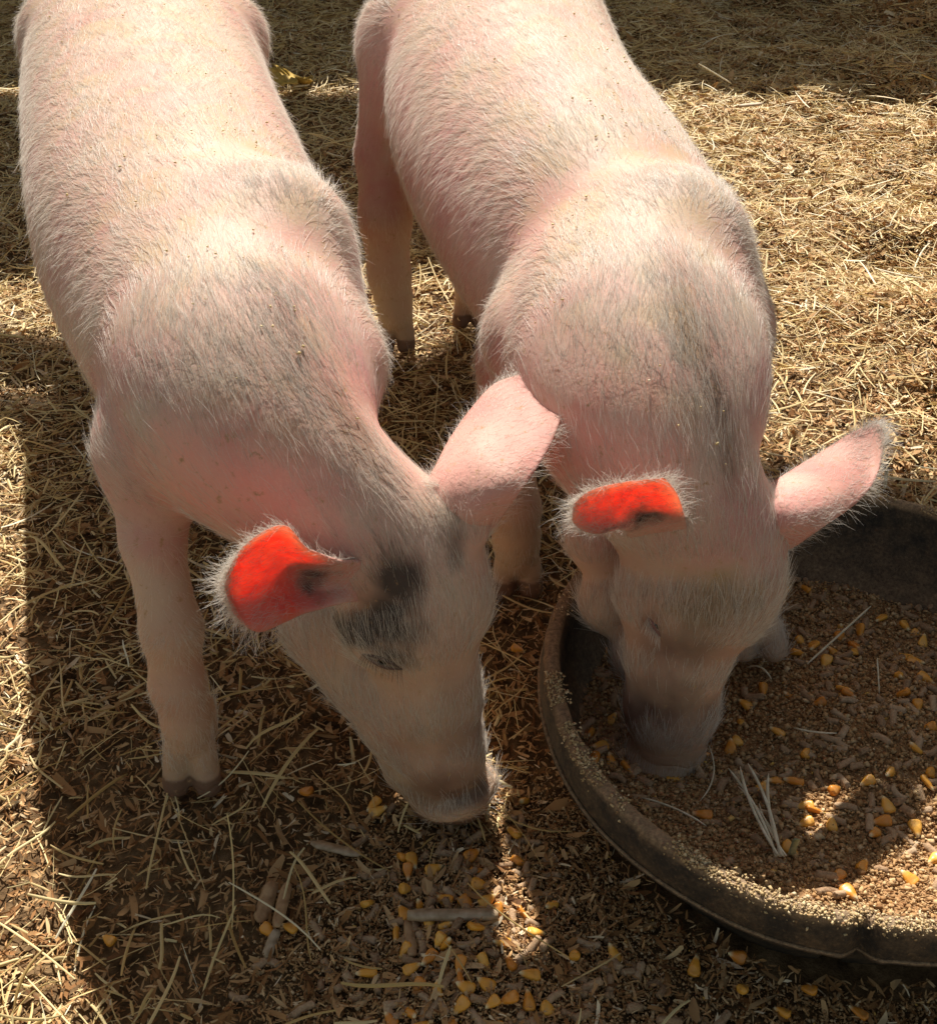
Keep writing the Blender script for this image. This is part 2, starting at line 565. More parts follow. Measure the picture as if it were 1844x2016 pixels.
def scatter_ground():
    # shavings
    P = in_view(270000)
    P = P[outside_tub(P, -.045)]
    big = rng.random(len(P)) ** 3
    Ln = .0035 + .017 * big * rng.random(len(P)) ** 1.5 + .0015
    far = 1 + .35 * sstep(1.2, 2.6, P[:, 1])
    Ln *= far
    tone = np.clip(.46 + .24 * rng.normal(size=len(P)) + .35 * (fbm(P[:, 0] * 6, P[:, 1] * 6, 0.0, 3) - .5) + .16 * sstep(.25, .5, np.abs(P[:, 0])), 0, 1)
    Ln *= 1 + .5 * sstep(.3, .5, P[:, 0]) * (P[:, 1] > .9)
    d = flakes(P, Ln, Ln * (.10 + .26 * rng.random(len(P)) ** 1.5), .36, ground_h, .001 + .004 * rng.random(len(P)))
    stuff('wood_shavings', d, tone, M['shaving'], 'loose brown and tan wood shavings covering the pen floor', 'wood shavings', smooth=False)
    # hay and straw
    P = in_view(88000)
    P = P[outside_tub(P, .012)]
    fz = feed_zone(P)
    clump = fbm(P[:, 0] * 8 + 31, P[:, 1] * 8 + 17, 0.0, 3)
    side = sstep(.12, .45, np.abs(P[:, 0] - .05)) + sstep(.9, 1.3, P[:, 1])
    p = np.clip(.30 + 2.2 * (clump - .45) + .35 * side, .05, 1) * (1 - .88 * fz)
    P = P[rng.random(len(P)) < p]
    n = len(P)
    far = 1 + .3 * sstep(1.2, 2.6, P[:, 1])
    Ln = (.007 + .038 * rng.random(n) ** 2.2) * far
    W = (.0007 + .0021 * rng.random(n) ** 2.5) * far
    tone = np.clip(.5 + .24 * rng.normal(size=n), 0, 1)
    d = stalks(P, Ln, W, .22, .032, ground_h, .002 + .010 * rng.random(n) ** 1.5)
    stuff('straw', d, tone, M['straw'], 'fine pale hay and straw stalks strewn over the wood shavings', 'straw')
    # a looser top layer of longer stalks
    P = in_view(4200)
    P = P[outside_tub(P, .02)]
    P = P[rng.random(len(P)) > .8 * feed_zone(P)]
    n = len(P)
    d = stalks(P, .03 + .06 * rng.random(n) ** 2, .0011 + .0018 * rng.random(n) ** 3,   .18, .05, ground_h, .008 + .012 * rng.random(n), segs=7)
    stuff('long_hay', d, np.clip(.62 + .25 * rng.normal(size=n), 0, 1), M['straw'], 'longer bent hay stalks lying loose on top of the bedding', 'hay')
    # crumbs of feed on the ground
    P = in_view(150000, near=.34, far=.75)
    P = P[outside_tub(P, -.035)]
    P = P[rng.random(len(P)) < feed_zone(P)]
    S = .0005 + .0011 * rng.random(len(P)) ** 2
    z = ground_h(P[:, 0], P[:, 1]) + .0005 + .003 * rng.random(len(P)) ** 2
    stuff('spilled_meal', crumbs(P, S, z), np.clip(rng.normal(.45, .22, len(P)), 0, 1), M['crumb'], 'brown feed crumbs spilled on the ground below the tub', 'feed crumbs')


scatter_ground()


# ------------------------------------------------------------------ tub
KINK = atz(1712, 1845, TUB_H)
KA = math.atan2(KINK[1] - TUB_C[1], KINK[0] - TUB_C[0])


def tub_rad(a):
    da = (a - KA + np.pi) % (2 * np.pi) - np.pi
    r = 1 + .010 * np.sin(2 * a + .6) + .006 * np.sin(3 * a + 2.0) + .0025 * np.sin(9 * a)
    r = r - .050 * np.maximum(0, 1 - np.abs(da) / .055) ** 1.3 - .012 * np.exp(-(da / .16) ** 2)
    return r, da


def build_tub():
    t_ = empty('feed_tub', (TUB_C[0], TUB_C[1], 0))
    tag(t_, 'round black rubber feed tub with a crumb dusted rim holding pellets and corn', 'feed tub')
    # profile: (radius offset from outer rim radius, z)
    prof_out = [(-.062, .0), (-.056, .002), (-.048, .02), (-.030, .055), (-.0125, .082), (-.0085, .086), (-.001, .089), (.0005, .094), (.0, .104), (-.001, .113)]
    prof_rim = [(-.0025, .1168), (-.005, .118), (-.009, .118), (-.0115, .1168)]
    prof_in = [(-.013, .113), (-.0145, .10), (-.022, .07), (-.038, .04), (-.055, .015), (-.075, .009)]
    NS = 420
    a = np.linspace(0, 2 * np.pi, NS, endpoint=False)
    rr, da = tub_rad(a)

    def loft(prof, closed_center=False):
        V = []
        for k, (o, z) in enumerate(prof):
            wob = .0007 * (fbm(np.cos(a) * 30 + 40, np.sin(a) * 30 + 40 + z * 200, 0.0, 3) - .5) * 2
            r = TUB_R * rr + o + wob
            zz = z - (.010 * np.maximum(0, 1 - np.abs(da) / .06) + .0015 * np.sin(3 * a)) * (z / TUB_H) + wob * .8 * (z > .08)
            V.append(np.c_[np.cos(a) * r, np.sin(a) * r, zz])
        V = np.concatenate(V)
        n = len(prof)
        i = (np.arange(n - 1)[:, None] * NS + np.arange(NS)[None]).ravel()
        j = (np.arange(n - 1)[:, None] * NS + (np.arange(NS)[None] + 1) % NS).ravel()
        return V, np.c_[i, j, j + NS, i + NS]

    prof = prof_out + prof_rim + prof_in
    V, F = loft(prof)
    # bottom disc inside
    me = mesh_from(V, [F, np.array([np.arange(NS) + (len(prof) - 1) * NS])], 'tub_wall')
    o = link('wall', me, M['rubber'], t_)
    o.location = (0, 0, 0)
    # raised bead running round under the rim
    a2 = a
    ring = []
    for k in range(8):
        ph = k / 8 * 2 * np.pi
        wob = .0006 * (fbm(np.cos(a) * 50 + 10, np.sin(a) * 50 + 10, 0.0, 3) - .5) * 2
        r = TUB_R * rr + .0005 + .0016 * np.cos(ph) + wob
        ring.append(np.c_[np.cos(a) * r, np.sin(a) * r, .0905 + .0016 * np.sin(ph) - .006 * np.exp(-(da / .045) ** 2) + wob])
    V = np.concatenate(ring)
    i = (np.arange(8)[:, None] * NS + np.arange(NS)[None]).ravel()
    j = (np.arange(8)[:, None] * NS + (np.arange(NS)[None] + 1) % NS).ravel()
    n8 = 8 * NS
    F = np.c_[i, j, (j + NS) % n8, (i + NS) % n8]
    o = link('bead', mesh_from(V, F, 'bead'), M['rubber'], t_)
    o.location = (0, 0, 0)
    # meal stuck along the rim
    n = 11000
    aa = rng.random(n) * 2 * np.pi
    keep = fbm(np.cos(aa) * 9 + 20, np.sin(aa) * 9 + 20, 0.0, 3) + .55 * np.exp(-(((aa - KA + np.pi) % (2 * np.pi) - np.pi) / .5) ** 2) > .47 + .25 * rng.random(n)
    aa = aa[keep]; n = len(aa)
    rk, dk = tub_rad(aa)
    off = -.0065 + rng.normal(0, .0038, n)
    r = TUB_R * rk + off
    over = np.maximum(0, off + .0015)
    z = TUB_H - (.007 * np.exp(-(dk / .045) ** 2) + .0015 * np.sin(3 * aa)) - over * 1.6 + .0012 * rng.random(n) * np.exp(-((off + .0065) / .003) ** 2)
    r = r - over * .8
    P = np.c_[TUB_C[0] + np.cos(aa) * r, TUB_C[1] + np.sin(aa) * r]
    stuff('rim_crumbs', crumbs(P, .0005 + .0009 * rng.random(n) ** 2, z), np.clip(rng.normal(.5, .25, n), 0, 1), M['rim_meal'], 'pale feed crumbs caked along the top of the tub rim', 'feed crumbs')


build_tub()


def build_feed():
    n = 300
    g = np.linspace(-TUB_R * .97, TUB_R * .97, n)
    X, Y = np.meshgrid(g, g)
    keep = np.hypot(X, Y) < TUB_R - .0235
    XX, YY = X + TUB_C[0], Y + TUB_C[1]
    Z = feed_h(XX, YY) + .0035 * (fbm(XX * 160, YY * 160, 0.0, 3) - .5)
    V = np.c_[XX.ravel(), YY.ravel(), Z.ravel()]
    idx = np.arange(n * n).reshape(n, n)
    kc = keep[:-1, :-1] & keep[1:, :-1] & keep[:-1, 1:] & keep[1:, 1:]
    F = np.c_[idx[:-1, :-1][kc], idx[:-1, 1:][kc], idx[1:, 1:][kc], idx[1:, :-1][kc]]
    used = np.unique(F); mp = np.zeros(n * n, int); mp[used] = np.arange(len(used))
    o = link('feed_mash', mesh_from(V[used], mp[F], 'feed_mash'), M['feed'])
    tag(o, 'brown powdery feed heaped inside the black tub', 'animal feed', kind='stuff')
    # granules
    k = 60000
    a = rng.random(k) * 2 * np.pi; r = np.sqrt(rng.random(k)) * (TUB_R - .017)
    P = np.c_[TUB_C[0] + np.cos(a) * r, TUB_C[1] + np.sin(a) * r]
    S = .0005 + .0020 * rng.random(k) ** 5
    z = feed_h(P[:, 0], P[:, 1]) + .0006 + .002 * rng.random(k)
    stuff('feed_granules', crumbs(P, S, z), np.clip(rng.normal(.42, .22, k), 0, 1), M['crumb'], 'coarse feed granules lying over the feed in the tub', 'feed crumbs')


build_feed()



# ------------------------------------------------------------------ added boards, unseen above and behind the picture, to cast shade
def box(V, F, c, sx, sy, sz):
    n = len(V)
    for a in (-1, 1):
        for b_ in (-1, 1):
            for d in (-1, 1):
                V.append((c[0] + a * sx / 2, c[1] + b_ * sy / 2, c[2] + d * sz / 2))
    F += [[n + q for q in f] for f in ((0, 1, 3, 2), (4, 6, 7, 5), (0, 4, 5, 1), (2, 3, 7, 6), (0, 2, 6, 4), (1, 5, 7, 3))]


def shade_boards(x0, x1, y0, y1, z, posts, label, gap=.006):
    """boards whose shadow covers x0..x1, y0..y1 of the ground"""
    sh = z / math.tan(R(SUN_EL)); ox, oy = -math.sin(R(SUN_AZ)) * sh, math.cos(R(SUN_AZ)) * sh
    t_ = empty('shade_panel', ((x0 + x1) / 2 + ox, (y0 + y1) / 2 + oy, 0))
    tag(t_, label, 'shelter roof')
    y = y0 + oy
    n = max(1, round((y1 - y0) / .14)); w = (y1 - y0) / n
    for i in range(n):
        V, F = [], []
        e0, e1 = random.uniform(-.02, .02) * (x1 - x0 > 1.5), random.uniform(-.02, .02) * (x1 - x0 > 1.5)
        box(V, F, ((x0 + x1) / 2 + ox + e0, y + w * (i + .5), z + (i % 2) * .004), x1 - x0 + e1, w - gap * random.uniform(.3, 2), .02)
        link('board', mesh_from(V, np.array(F), 'board'), M['plank'], t_, smooth=False)
    for px in posts:
        V, F = [], []
        box(V, F, (px, (y0 + y1) / 2 + oy, z / 2 - .012), .07, .07, z - .024)
        link('post', mesh_from(V, np.array(F), 'post'), M['plank'], t_, smooth=False)


shade_boards(-2.0, -.40, 1.03, 1.26, .95, [-1.6], 'added unseen shade boards on a post at the far left of the pen', .03)
shade_boards(-2.2, .10, 1.43, 2.10, 1.00, [-2.2], 'added unseen shade boards over the middle of the pen, behind both piglets')
shade_boards(-2.4, 2.4, 2.15, 3.6, 1.05, [-2.0, 2.2], 'widest added unseen shade boards along the back of the pen')
shade_boards(.315, 1.7, .335, .475, .88, [1.3], 'narrow added unseen shade board on a post at the right in front of the wider boards')
shade_boards(.228, 1.7, .485, 1.00, .90, [1.25], 'added unseen shade boards on a post at the right beyond the black tub')


# ------------------------------------------------------------------ kernels and pellets
def kernel_mesh(seed):
    r_ = np.random.default_rng(seed)
    nu, nv = 14, 12
    V, tipv = [], []
    Lk, Wk, Tk =   .0128 * r_.uniform(.82, 1.15), .0098 * r_.uniform(.8, 1.12), .0058 * r_.uniform(.85, 1.25)
    for i in range(nu + 1):
        u = i / nu
        x = (u - .5) * Lk
        w = math.sqrt(max(0, math.sin(math.pi * min(1, u ** .62)))) * (0.52 + .48 * (1 - u)) if 0 < u < 1 else 0
        for j in range(nv):
            p = j / nv * 2 * math.pi
            dent = .35 * math.exp(-((u - .28) / .16) ** 2) * max(0, math.sin(p)) ** 4
            yy = math.cos(p) * abs(math.cos(p)) ** -.15 * Wk / 2 * w if abs(math.cos(p)) > 1e-6 else 0
            zz = math.sin(p) * Tk / 2 * w ** .7 * (1 - dent) if w > 0 else 0
            V.append((x, yy, zz)); tipv.append(float(np.clip((u - .74) / .2, 0, 1)) + .5 * dent)
    F = [[i * nv + j, i * nv + (j + 1) % nv, (i + 1) * nv + (j + 1) % nv, (i + 1) * nv + j] for i in range(nu) for j in range(nv)]
    me = mesh_from(np.array(V) + r_.normal(0, .00008, (len(V), 3)), np.array(F), 'corn_kernel')
    fattr(me, 'tip', tipv)
    me.materials.append(M['corn'])
    me.polygons.foreach_set('use_smooth', np.ones(len(me.polygons), bool))
    return me


def pellet_data(seed):
    r_ = np.random.default_rng(seed)
    Lk, rad = r_.uniform(.007, .016), r_.uniform(.0021, .0028)
    ns, nl = 12, 6
    bend = r_.normal(0, .001)
    V = []
    rows = [(-.5, .55), (-.5 + .0004 / Lk, .93)] + [(-.5 + .05 + .9 * k / (nl - 1), 1) for k in range(nl)] + [(.5 - .0004 / Lk, .9), (.5, .5)]
    for k, (x, s) in enumerate(rows):
        for j in range(ns):
            p = j / ns * 2 * math.pi
            q = rad * s * (1 + r_.normal(0, .05))
            ex = r_.normal(0, .0005) if k < 2 or k > len(rows) - 3 else 0
            V.append((x * Lk + ex, math.cos(p) * q + bend * math.cos(x * 3), math.sin(p) * q))
    nr = len(rows)
    F = [[i * ns + j, i * ns + (j + 1) % ns, (i + 1) * ns + (j + 1) % ns, (i + 1) * ns + j] for i in range(nr - 1) for j in range(ns)]
    V.append(tuple(np.mean(V[:ns], 0))); V.append(tuple(np.mean(V[(nr - 1) * ns:nr * ns], 0)))
    T = [[(j + 1) % ns, j, nr * ns] for j in range(ns)] + [[(nr - 1) * ns + j, (nr - 1) * ns + (j + 1) % ns, nr * ns + 1] for j in range(ns)]
    return np.array(V), np.array(F), np.array(T)


KM = [kernel_mesh(s) for s in range(8)]
PD = [pellet_data(s) for s in range(10)]
PM = []
for V, F, T in PD:
    me = mesh_from(V, [F, T], 'feed_pellet')
    me.materials.append(M['pellet'])
    me.polygons.foreach_set('use_smooth', np.ones(len(me.polygons), bool))
    PM.append(me)


def drop(name, me, x, y, z, rot, label, cat, group):
    o = bpy.data.objects.new(name, me)
    COL.objects.link(o)
    o.location = (x, y, z)
    o.rotation_euler = rot
    return tag(o, label, cat, group)


def visible(x, y, z, m=0):
    v = np.array([x, y, z]) - CAM
    D = v @ FWD
    px, py = PW / 2 + v[0] / D * FOC, PH / 2 - (v @ UPV) / D * FOC
    return -m < px < PW + m and -m < py < PH + m, px, py


def scatter_feed():
    KT = dict(label='yellow corn kernel lying among the pellets inside the black tub', cat='corn kernel', group='corn kernels in the tub')
    KG = dict(label='yellow corn kernel lying on the ground outside the black tub', cat='corn kernel', group='corn kernels spilled on the ground')
    PT = dict(label='short brown feed pellet lying inside the black tub', cat='feed pellet', group='feed pellets in the tub')
    PG = dict(label='short brown feed pellet lying on the ground outside the black tub', cat='feed pellet', group='feed pellets spilled on the ground')
    pts = []

    def ok(x, y, m):
        for a, b_ in pts:
            if (a - x) ** 2 + (b_ - y) ** 2 < m * m: return False
        pts.append((x, y)); return True

    # kernels where the photograph shows them (picture position -> point on the feed)
    tubk = [(1605, 1250), (1685, 1265), (1628, 1290), (1740, 1190), (1660, 1225), (1610, 1390), (1668, 1375), (1530, 1440), (1440, 1460), (1452, 1445), (1740, 1600), (1700, 1560),
            (1715, 1655), (1600, 1610), (1580, 1600), (1632, 1640), (1640, 1570), (1745, 1545), (1500, 1555), (1560, 1545), (1790, 1500), (1800, 1640), (1730, 1630), (1690, 1730),
            (1640, 1760), (1780, 1750), (1580, 1640), (1690, 1250), (1770, 1330), (1800, 1410), (1825, 1235), (1575, 1265), (1380, 1615), (1550, 1700), (1820, 1560), (1470, 1370),
            (1790, 1205), (1700, 1215), (1505, 1345), (1835, 1700), (1660, 1800), (1180, 1470), (1170, 1505)]
    for px, py in tubk:
        p = atz(px, py, FEED_Z + .006)
        x, y = p[0], p[1]
        if np.hypot(x - TUB_C[0], y - TUB_C[1]) < TUB_R - .02:
            pts.append((x, y))
            drop('corn_kernel', random.choice(KM), x, y, float(feed_h(x, y)) + .0028, (random.gauss(0, .5), random.gauss(0, .35), random.uniform(0, 6.28)), **KT)
    cnt = 0
    while cnt < 50:
        a, r = random.uniform(0, 6.28), math.sqrt(random.random()) * (TUB_R - .02)
        x, y = TUB_C[0] + math.cos(a) * r, TUB_C[1] + math.sin(a) * r
        if y < .55 and random.random() < .75: continue
        if ok(x, y, .007):
            cnt += 1
            drop('corn_kernel', random.choice(KM), x, y, float(feed_h(x, y)) + random.uniform(-.0005, .0025), (random.gauss(0, .7), random.gauss(0, .5), random.uniform(0, 6.28)), **KT)
    gk = [(735, 1588), (790, 1690), (812, 1700), (803, 1722), (855, 1718), (930, 1688), (800, 1758), (945, 1757), (865, 1875), (722, 1925), (812, 1922), (968, 1997), (906, 1950),
          (915, 1965), (210, 1840), (530, 1835), (570, 1830), (795, 1805), (1055, 1852), (1368, 1900), (1130, 1890), (1465, 1945), (1450, 1880), (1690, 1990), (1540, 1990),
          (905, 1925), (880, 1880), (1000, 1990), (1010, 1640), (960, 1790), (1020, 1275), (1115, 1215), (745, 1600), (600, 1560), (940, 1850), (1590, 1945)]
    for px, py in gk:
        p = atz(px, py, .006)
        pts.append((p[0], p[1]))
        drop('corn_kernel', random.choice(KM), p[0], p[1], float(ground_h(p[0], p[1])) + .0045, (random.gauss(0, .5), random.gauss(0, .35), random.uniform(0, 6.28)), **KG)
    k = 0
    while k < 34:
        x, y = random.gauss(.0, .04), random.gauss(.445, .05)
        if y > .36 and outside_tub(np.array([[x, y]]), .01)[0] and ok(x, y, .009):
            k += 1
            drop('corn_kernel', random.choice(KM), x, y, float(ground_h(x, y)) + random.uniform(.001, .004), (random.gauss(0, .7), random.gauss(0, .5), random.uniform(0, 6.28)), **KG)
    # pellets: the largest-showing ones each an object, the rest one object
    cand = []
    while len(cand) < 430:
        a, r = random.uniform(0, 6.28), math.sqrt(random.random()) * (TUB_R - .02)
        x, y = TUB_C[0] + math.cos(a) * r, TUB_C[1] + math.sin(a) * r
        q = float(fbm(x * 30 + 4, y * 30 + 2, 0.0, 2))
        if q < .40 or (y < .49 and random.random() < .75): continue
        if ok(x, y, .0052): cand.append((x, y, 1))
    k = 0
    while k < 330:
        x, y = random.gauss(.02, .10), random.gauss(.47, .07)
        if random.random() < .35: x, y = random.uniform(-.05, .45), random.uniform(.34, .42)
        if y < .34: continue
        P = np.array([[x, y]])
        if not outside_tub(P, .006)[0] or random.random() > feed_zone(P)[0]: continue
        if ok(x, y, .0055): cand.append((x, y, 0)); k += 1
    inf = []
    for x, y, tb in cand:
        z = float(feed_h(x, y) if tb else ground_h(x, y)) + random.uniform(-.001, .0030)
        v, px, py = visible(x, y, z)
        inf.append((x, y, z, tb, v, depth((x, y, z)) + (0 if v else 10)))
    inf.sort(key=lambda q: q[5])
    rest_V, rest_F, rest_T, nv = [], [], [], 0
    for i, (x, y, z, tb, v, dd) in enumerate(inf):
        rot = (random.uniform(0, 6.28), random.gauss(0, .28), random.uniform(0, 6.28))
        if i < 300:
            drop('feed_pellet', random.choice(PM), x, y, z, rot, **(PT if tb else PG))
        else:
            V, F, T = random.choice(PD)
            from mathutils import Euler
            Rm = np.array(Euler(rot).to_matrix())
            rest_V.append(V @ Rm.T + np.array([x, y, z])); rest_F.append(F + nv); rest_T.append(T + nv); nv += len(V)
    me = mesh_from(np.concatenate(rest_V), [np.concatenate(rest_F), np.concatenate(rest_T)], 'pellet_heap')
    tag(link('pellet_heap', me, M['pellet']), 'the many further brown feed pellets lying in the tub behind the nearest ones', 'feed pellets', kind='stuff')


scatter_feed()


# ------------------------------------------------------------------ implicit modelling of the animals
class Field:
    def __init__(s, lo, hi, h):
        s.lo, s.h = np.array(lo, float), h
        s.n = np.ceil((np.array(hi) - s.lo) / h).astype(int) + 1
        s.F = np.full(s.n, .2, np.float32)
        s.ax = [s.lo[i] + np.arange(s.n[i]) * h for i in range(3)]

    def cone(s, a, ra, b, rb, k=.03, sub=False):
        a, b = np.asarray(a, float), np.asarray(b, float)
        m = k + .012
        r = max(ra, rb)
        lo = np.minimum(a, b) - r - m; hi = np.maximum(a, b) + r + m
        i0 = np.maximum(0, ((lo - s.lo) / s.h).astype(int)); i1 = np.minimum(s.n, ((hi - s.lo) / s.h).astype(int) + 2)
        if (i1 <= i0).any(): return
        sl = tuple(slice(i0[i], i1[i]) for i in range(3))
        X, Y, Z = np.meshgrid(*[s.ax[i][sl[i]] for i in range(3)], indexing='ij', sparse=True)
        d = b - a; L2 = max(d @ d, 1e-12)
        t_ = np.clip(((X - a[0]) * d[0] + (Y - a[1]) * d[1] + (Z - a[2]) * d[2]) / L2, 0, 1)
        D = np.sqrt((X - a[0] - d[0] * t_) ** 2 + (Y - a[1] - d[1] * t_) ** 2 + (Z - a[2] - d[2] * t_) ** 2) - (ra + (rb - ra) * t_)
        D = D.astype(np.float32)
        f = s.F[sl]
        if sub:
            h = np.maximum(k - np.abs(-D - f), 0) / k
            s.F[sl] = np.maximum(f, -D) + h * h * k * .25
        else:
            h = np.maximum(k - np.abs(D - f), 0) / k
            s.F[sl] = np.minimum(f, D) - h * h * k * .25

    def disc(s, c, nrm, rad, th, k=.01):
        c = np.asarray(c, float); nrm = norm(np.asarray(nrm, float))
        m = k + .012 + rad
        i0 = np.maximum(0, ((c - m - s.lo) / s.h).astype(int)); i1 = np.minimum(s.n, ((c + m - s.lo) / s.h).astype(int) + 2)
        sl = tuple(slice(i0[i], i1[i]) for i in range(3))
        X, Y, Z = np.meshgrid(*[s.ax[i][sl[i]] - c[i] for i in range(3)], indexing='ij', sparse=True)
        a = X * nrm[0] + Y * nrm[1] + Z * nrm[2]
        r = np.sqrt(np.maximum(X * X + Y * Y + Z * Z - a * a, 0))
        rd = .003
        dx, dy = r - rad + rd, np.abs(a) - th / 2 + rd
        D = (np.sqrt(np.maximum(dx, 0) ** 2 + np.maximum(dy, 0) ** 2) + np.minimum(np.maximum(dx, dy), 0) - rd).astype(np.float32)
        f = s.F[sl]
        h = np.maximum(k - np.abs(D - f), 0) / k
        s.F[sl] = np.minimum(f, D) - h * h * k * .25

    def ball(s, c, r, k=.03, sub=False):
        s.cone(c, r, np.asarray(c) + 1e-5, r, k, sub)

    def mesh(s):
        F = s.F; n = s.n
        ins = F < 0
        c = np.zeros(n - 1, np.int8)
        for dx in (0, 1):
            for dy in (0, 1):
                for dz in (0, 1):
                    c += ins[dx:n[0] - 1 + dx, dy:n[1] - 1 + dy, dz:n[2] - 1 + dz]
        cells = np.argwhere((c > 0) & (c < 8))
        cid = -np.ones(n - 1, np.int32); cid[tuple(cells.T)] = np.arange(len(cells))
        acc = np.zeros((len(cells), 3)); cnt = np.zeros(len(cells))
        corners = [(x, y, z) for x in (0, 1) for y in (0, 1) for z in (0, 1)]
        for i, a in enumerate(corners):
            for b in corners[i + 1:]:
                if sum(abs(a[q] - b[q]) for q in range(3)) != 1: continue
                fa = F[tuple((cells + a).T)]; fb = F[tuple((cells + b).T)]
                m = (fa < 0) != (fb < 0)
                t_ = fa[m] / (fa[m] - fb[m])
                acc[m] += np.array(a) + (np.array(b) - np.array(a)) * t_[:, None]; cnt[m] += 1
        V = s.lo + (cells + acc / cnt[:, None]) * s.h
        Q = []
        for ax in range(3):
            sl0 = [slice(1, n[i] - 1) for i in range(3)]; sl1 = list(sl0)
            sl0[ax] = slice(0, n[ax] - 1); sl1[ax] = slice(1, n[ax])
            A, B = ins[tuple(sl0)], ins[tuple(sl1)]
            off = np.array([1, 1, 1]); off[ax] = 0
            u, v = (ax + 1) % 3, (ax + 2) % 3
            for cond, fl in ((A & ~B, False), (~A & B, True)):
                e = np.argwhere(cond) + off
                du = np.zeros(3, int); du[u] = 1; dv = np.zeros(3, int); dv[v] = 1
                q = [cid[tuple((e - du - dv).T)], cid[tuple((e - dv).T)], cid[tuple(e.T)], cid[tuple((e - du).T)]]
                q = np.stack(q, 1)
                Q.append(q[:, ::-1] if fl else q)
        Fq = np.concatenate(Q)
        Fq = Fq[(Fq >= 0).all(1)]
        # light smoothing
        E = np.concatenate([Fq[:, [0, 1]], Fq[:, [1, 2]], Fq[:, [2, 3]], Fq[:, [3, 0]]])
        for it in range(3):
            sm = np.zeros_like(V); ct = np.zeros(len(V))
            np.add.at(sm, E[:, 0], V[E[:, 1]]); np.add.at(ct, E[:, 0], 1)
            np.add.at(sm, E[:, 1], V[E[:, 0]]); np.add.at(ct, E[:, 1], 1)
            V = V * .5 + .5 * sm / ct[:, None]
        return V, Fq


def bez(a, b_, t_):
    return a + (b_ - a) * t_


def ear_mesh(grid, th=.0016, nu=36, nv=24):
    """leaf surface through a grid of control points (rows base->tip), given real thickness"""
    G = np.array([[at(*p) for p in row] for row in grid])

    def catmull(P, n):                # P (k, ...) -> n samples
        k = len(P); tt = np.linspace(0, k - 1, n)
        Pp = np.concatenate([[2 * P[0] - P[1]], P, [2 * P[-1] - P[-2]]])
        i = np.minimum(tt.astype(int), k - 2); f = (tt - i).reshape(-1, *[1] * (P.ndim - 1))
        a, b_, c, d = Pp[i], Pp[i + 1], Pp[i + 2], Pp[i + 3]
        return .5 * (2 * b_ + (c - a) * f + (2 * a - 5 * b_ + 4 * c - d) * f ** 2 + (3 * b_ - a - 3 * c + d) * f ** 3)
    S = catmull(G, nu)
    S = np.stack([catmull(S[i], nv) for i in range(nu)])
    S = S + .0006 * (vnoise(S[..., 0] * 90, S[..., 1] * 90, S[..., 2] * 90) - .5)[..., None]
    du = np.gradient(S, axis=0); dv = np.gradient(S, axis=1)
    Nn = np.cross(du, dv); Nn /= np.linalg.norm(Nn, axis=2, keepdims=True) + 1e-12
    if (Nn[nu // 2, nv // 2] @ (CAM - S[nu // 2, nv // 2])) < 0: Nn = -Nn
    u = np.linspace(0, 1, nu)[:, None]; v = np.linspace(0, 1, nv)[None]
    edge = np.minimum(np.minimum(v, 1 - v) * 6, (1 - u) * 8).clip(0, 1)
    T = th * (.45 + .55 * np.sqrt(edge)) * (1 + 2.5 * (1 - u) ** 3)
    A = S + Nn * T[..., None] / 2; B = S - Nn * T[..., None] / 2
    V = np.concatenate([A.reshape(-1, 3), B.reshape(-1, 3)])
    idx = np.arange(nu * nv).reshape(nu, nv); m = nu * nv
    F = [np.c_[idx[:-1, :-1].ravel(), idx[:-1, 1:].ravel(), idx[1:, 1:].ravel(), idx[1:, :-1].ravel()]]
    F.append(F[0][:, ::-1] + m)
    loop = np.concatenate([idx[0, :], idx[1:, -1], idx[-1, -2::-1], idx[-2:0:-1, 0]])
    l2 = np.roll(loop, -1)
    F.append(np.c_[l2, loop, loop + m, l2 + m])
    return V, np.concatenate(F), S, Nn, (u + 0 * v), (v + 0 * u)


def make_hair(name, roots, dirs, L, rad, nrm, parent, lift, curl, droop=0.0, hdark=None, pts=5, m=None):
    n = len(roots)
    hc = bpy.data.hair_curves.new(name)
    hc.add_curves([pts] * n)
    t_ = np.linspace(0, 1, pts)
    side = np.cross(nrm, dirs)
    a1, a2 = rng.normal(0, curl, n), rng.normal(0, curl, n)
    P = np.zeros((n, pts, 3))
    for k, s in enumerate(t_):
        P[:, k] = roots + dirs * (L * s)[:, None] + nrm * (L * lift * (s - .45 * s * s))[:, None] \
            + side * (L * (a1 * s * s))[:, None] + nrm * (L * a2 * .5 * s * s)[:, None]
        P[:, k, 2] -= droop * L * s * s
    hc.attributes['position'].data.foreach_set('vector', P.astype(np.float32).ravel())
    ra = hc.attributes.get('radius') or hc.attributes.new('radius', 'FLOAT', 'POINT')
    rr = (rad[:, None] * (1 - .75 * t_[None] ** 1.5)).astype(np.float32)
    ra.data.foreach_set('value', rr.ravel())
    hd = hc.attributes.new('hdark', 'FLOAT', 'POINT')
    hd.data.foreach_set('value', np.repeat(hdark if hdark is not None else np.zeros(n), pts).astype(np.float32))
    hc.materials.append(m or M['hair'])
    o = bpy.data.objects.new(name, hc)
    COL.objects.link(o)
    o.parent = parent
    o.location = -parent.location if parent.type == 'EMPTY' else (0, 0, 0)
    return o


def norm(a):
    return a / (np.linalg.norm(a, axis=-1, keepdims=True) + 1e-12)


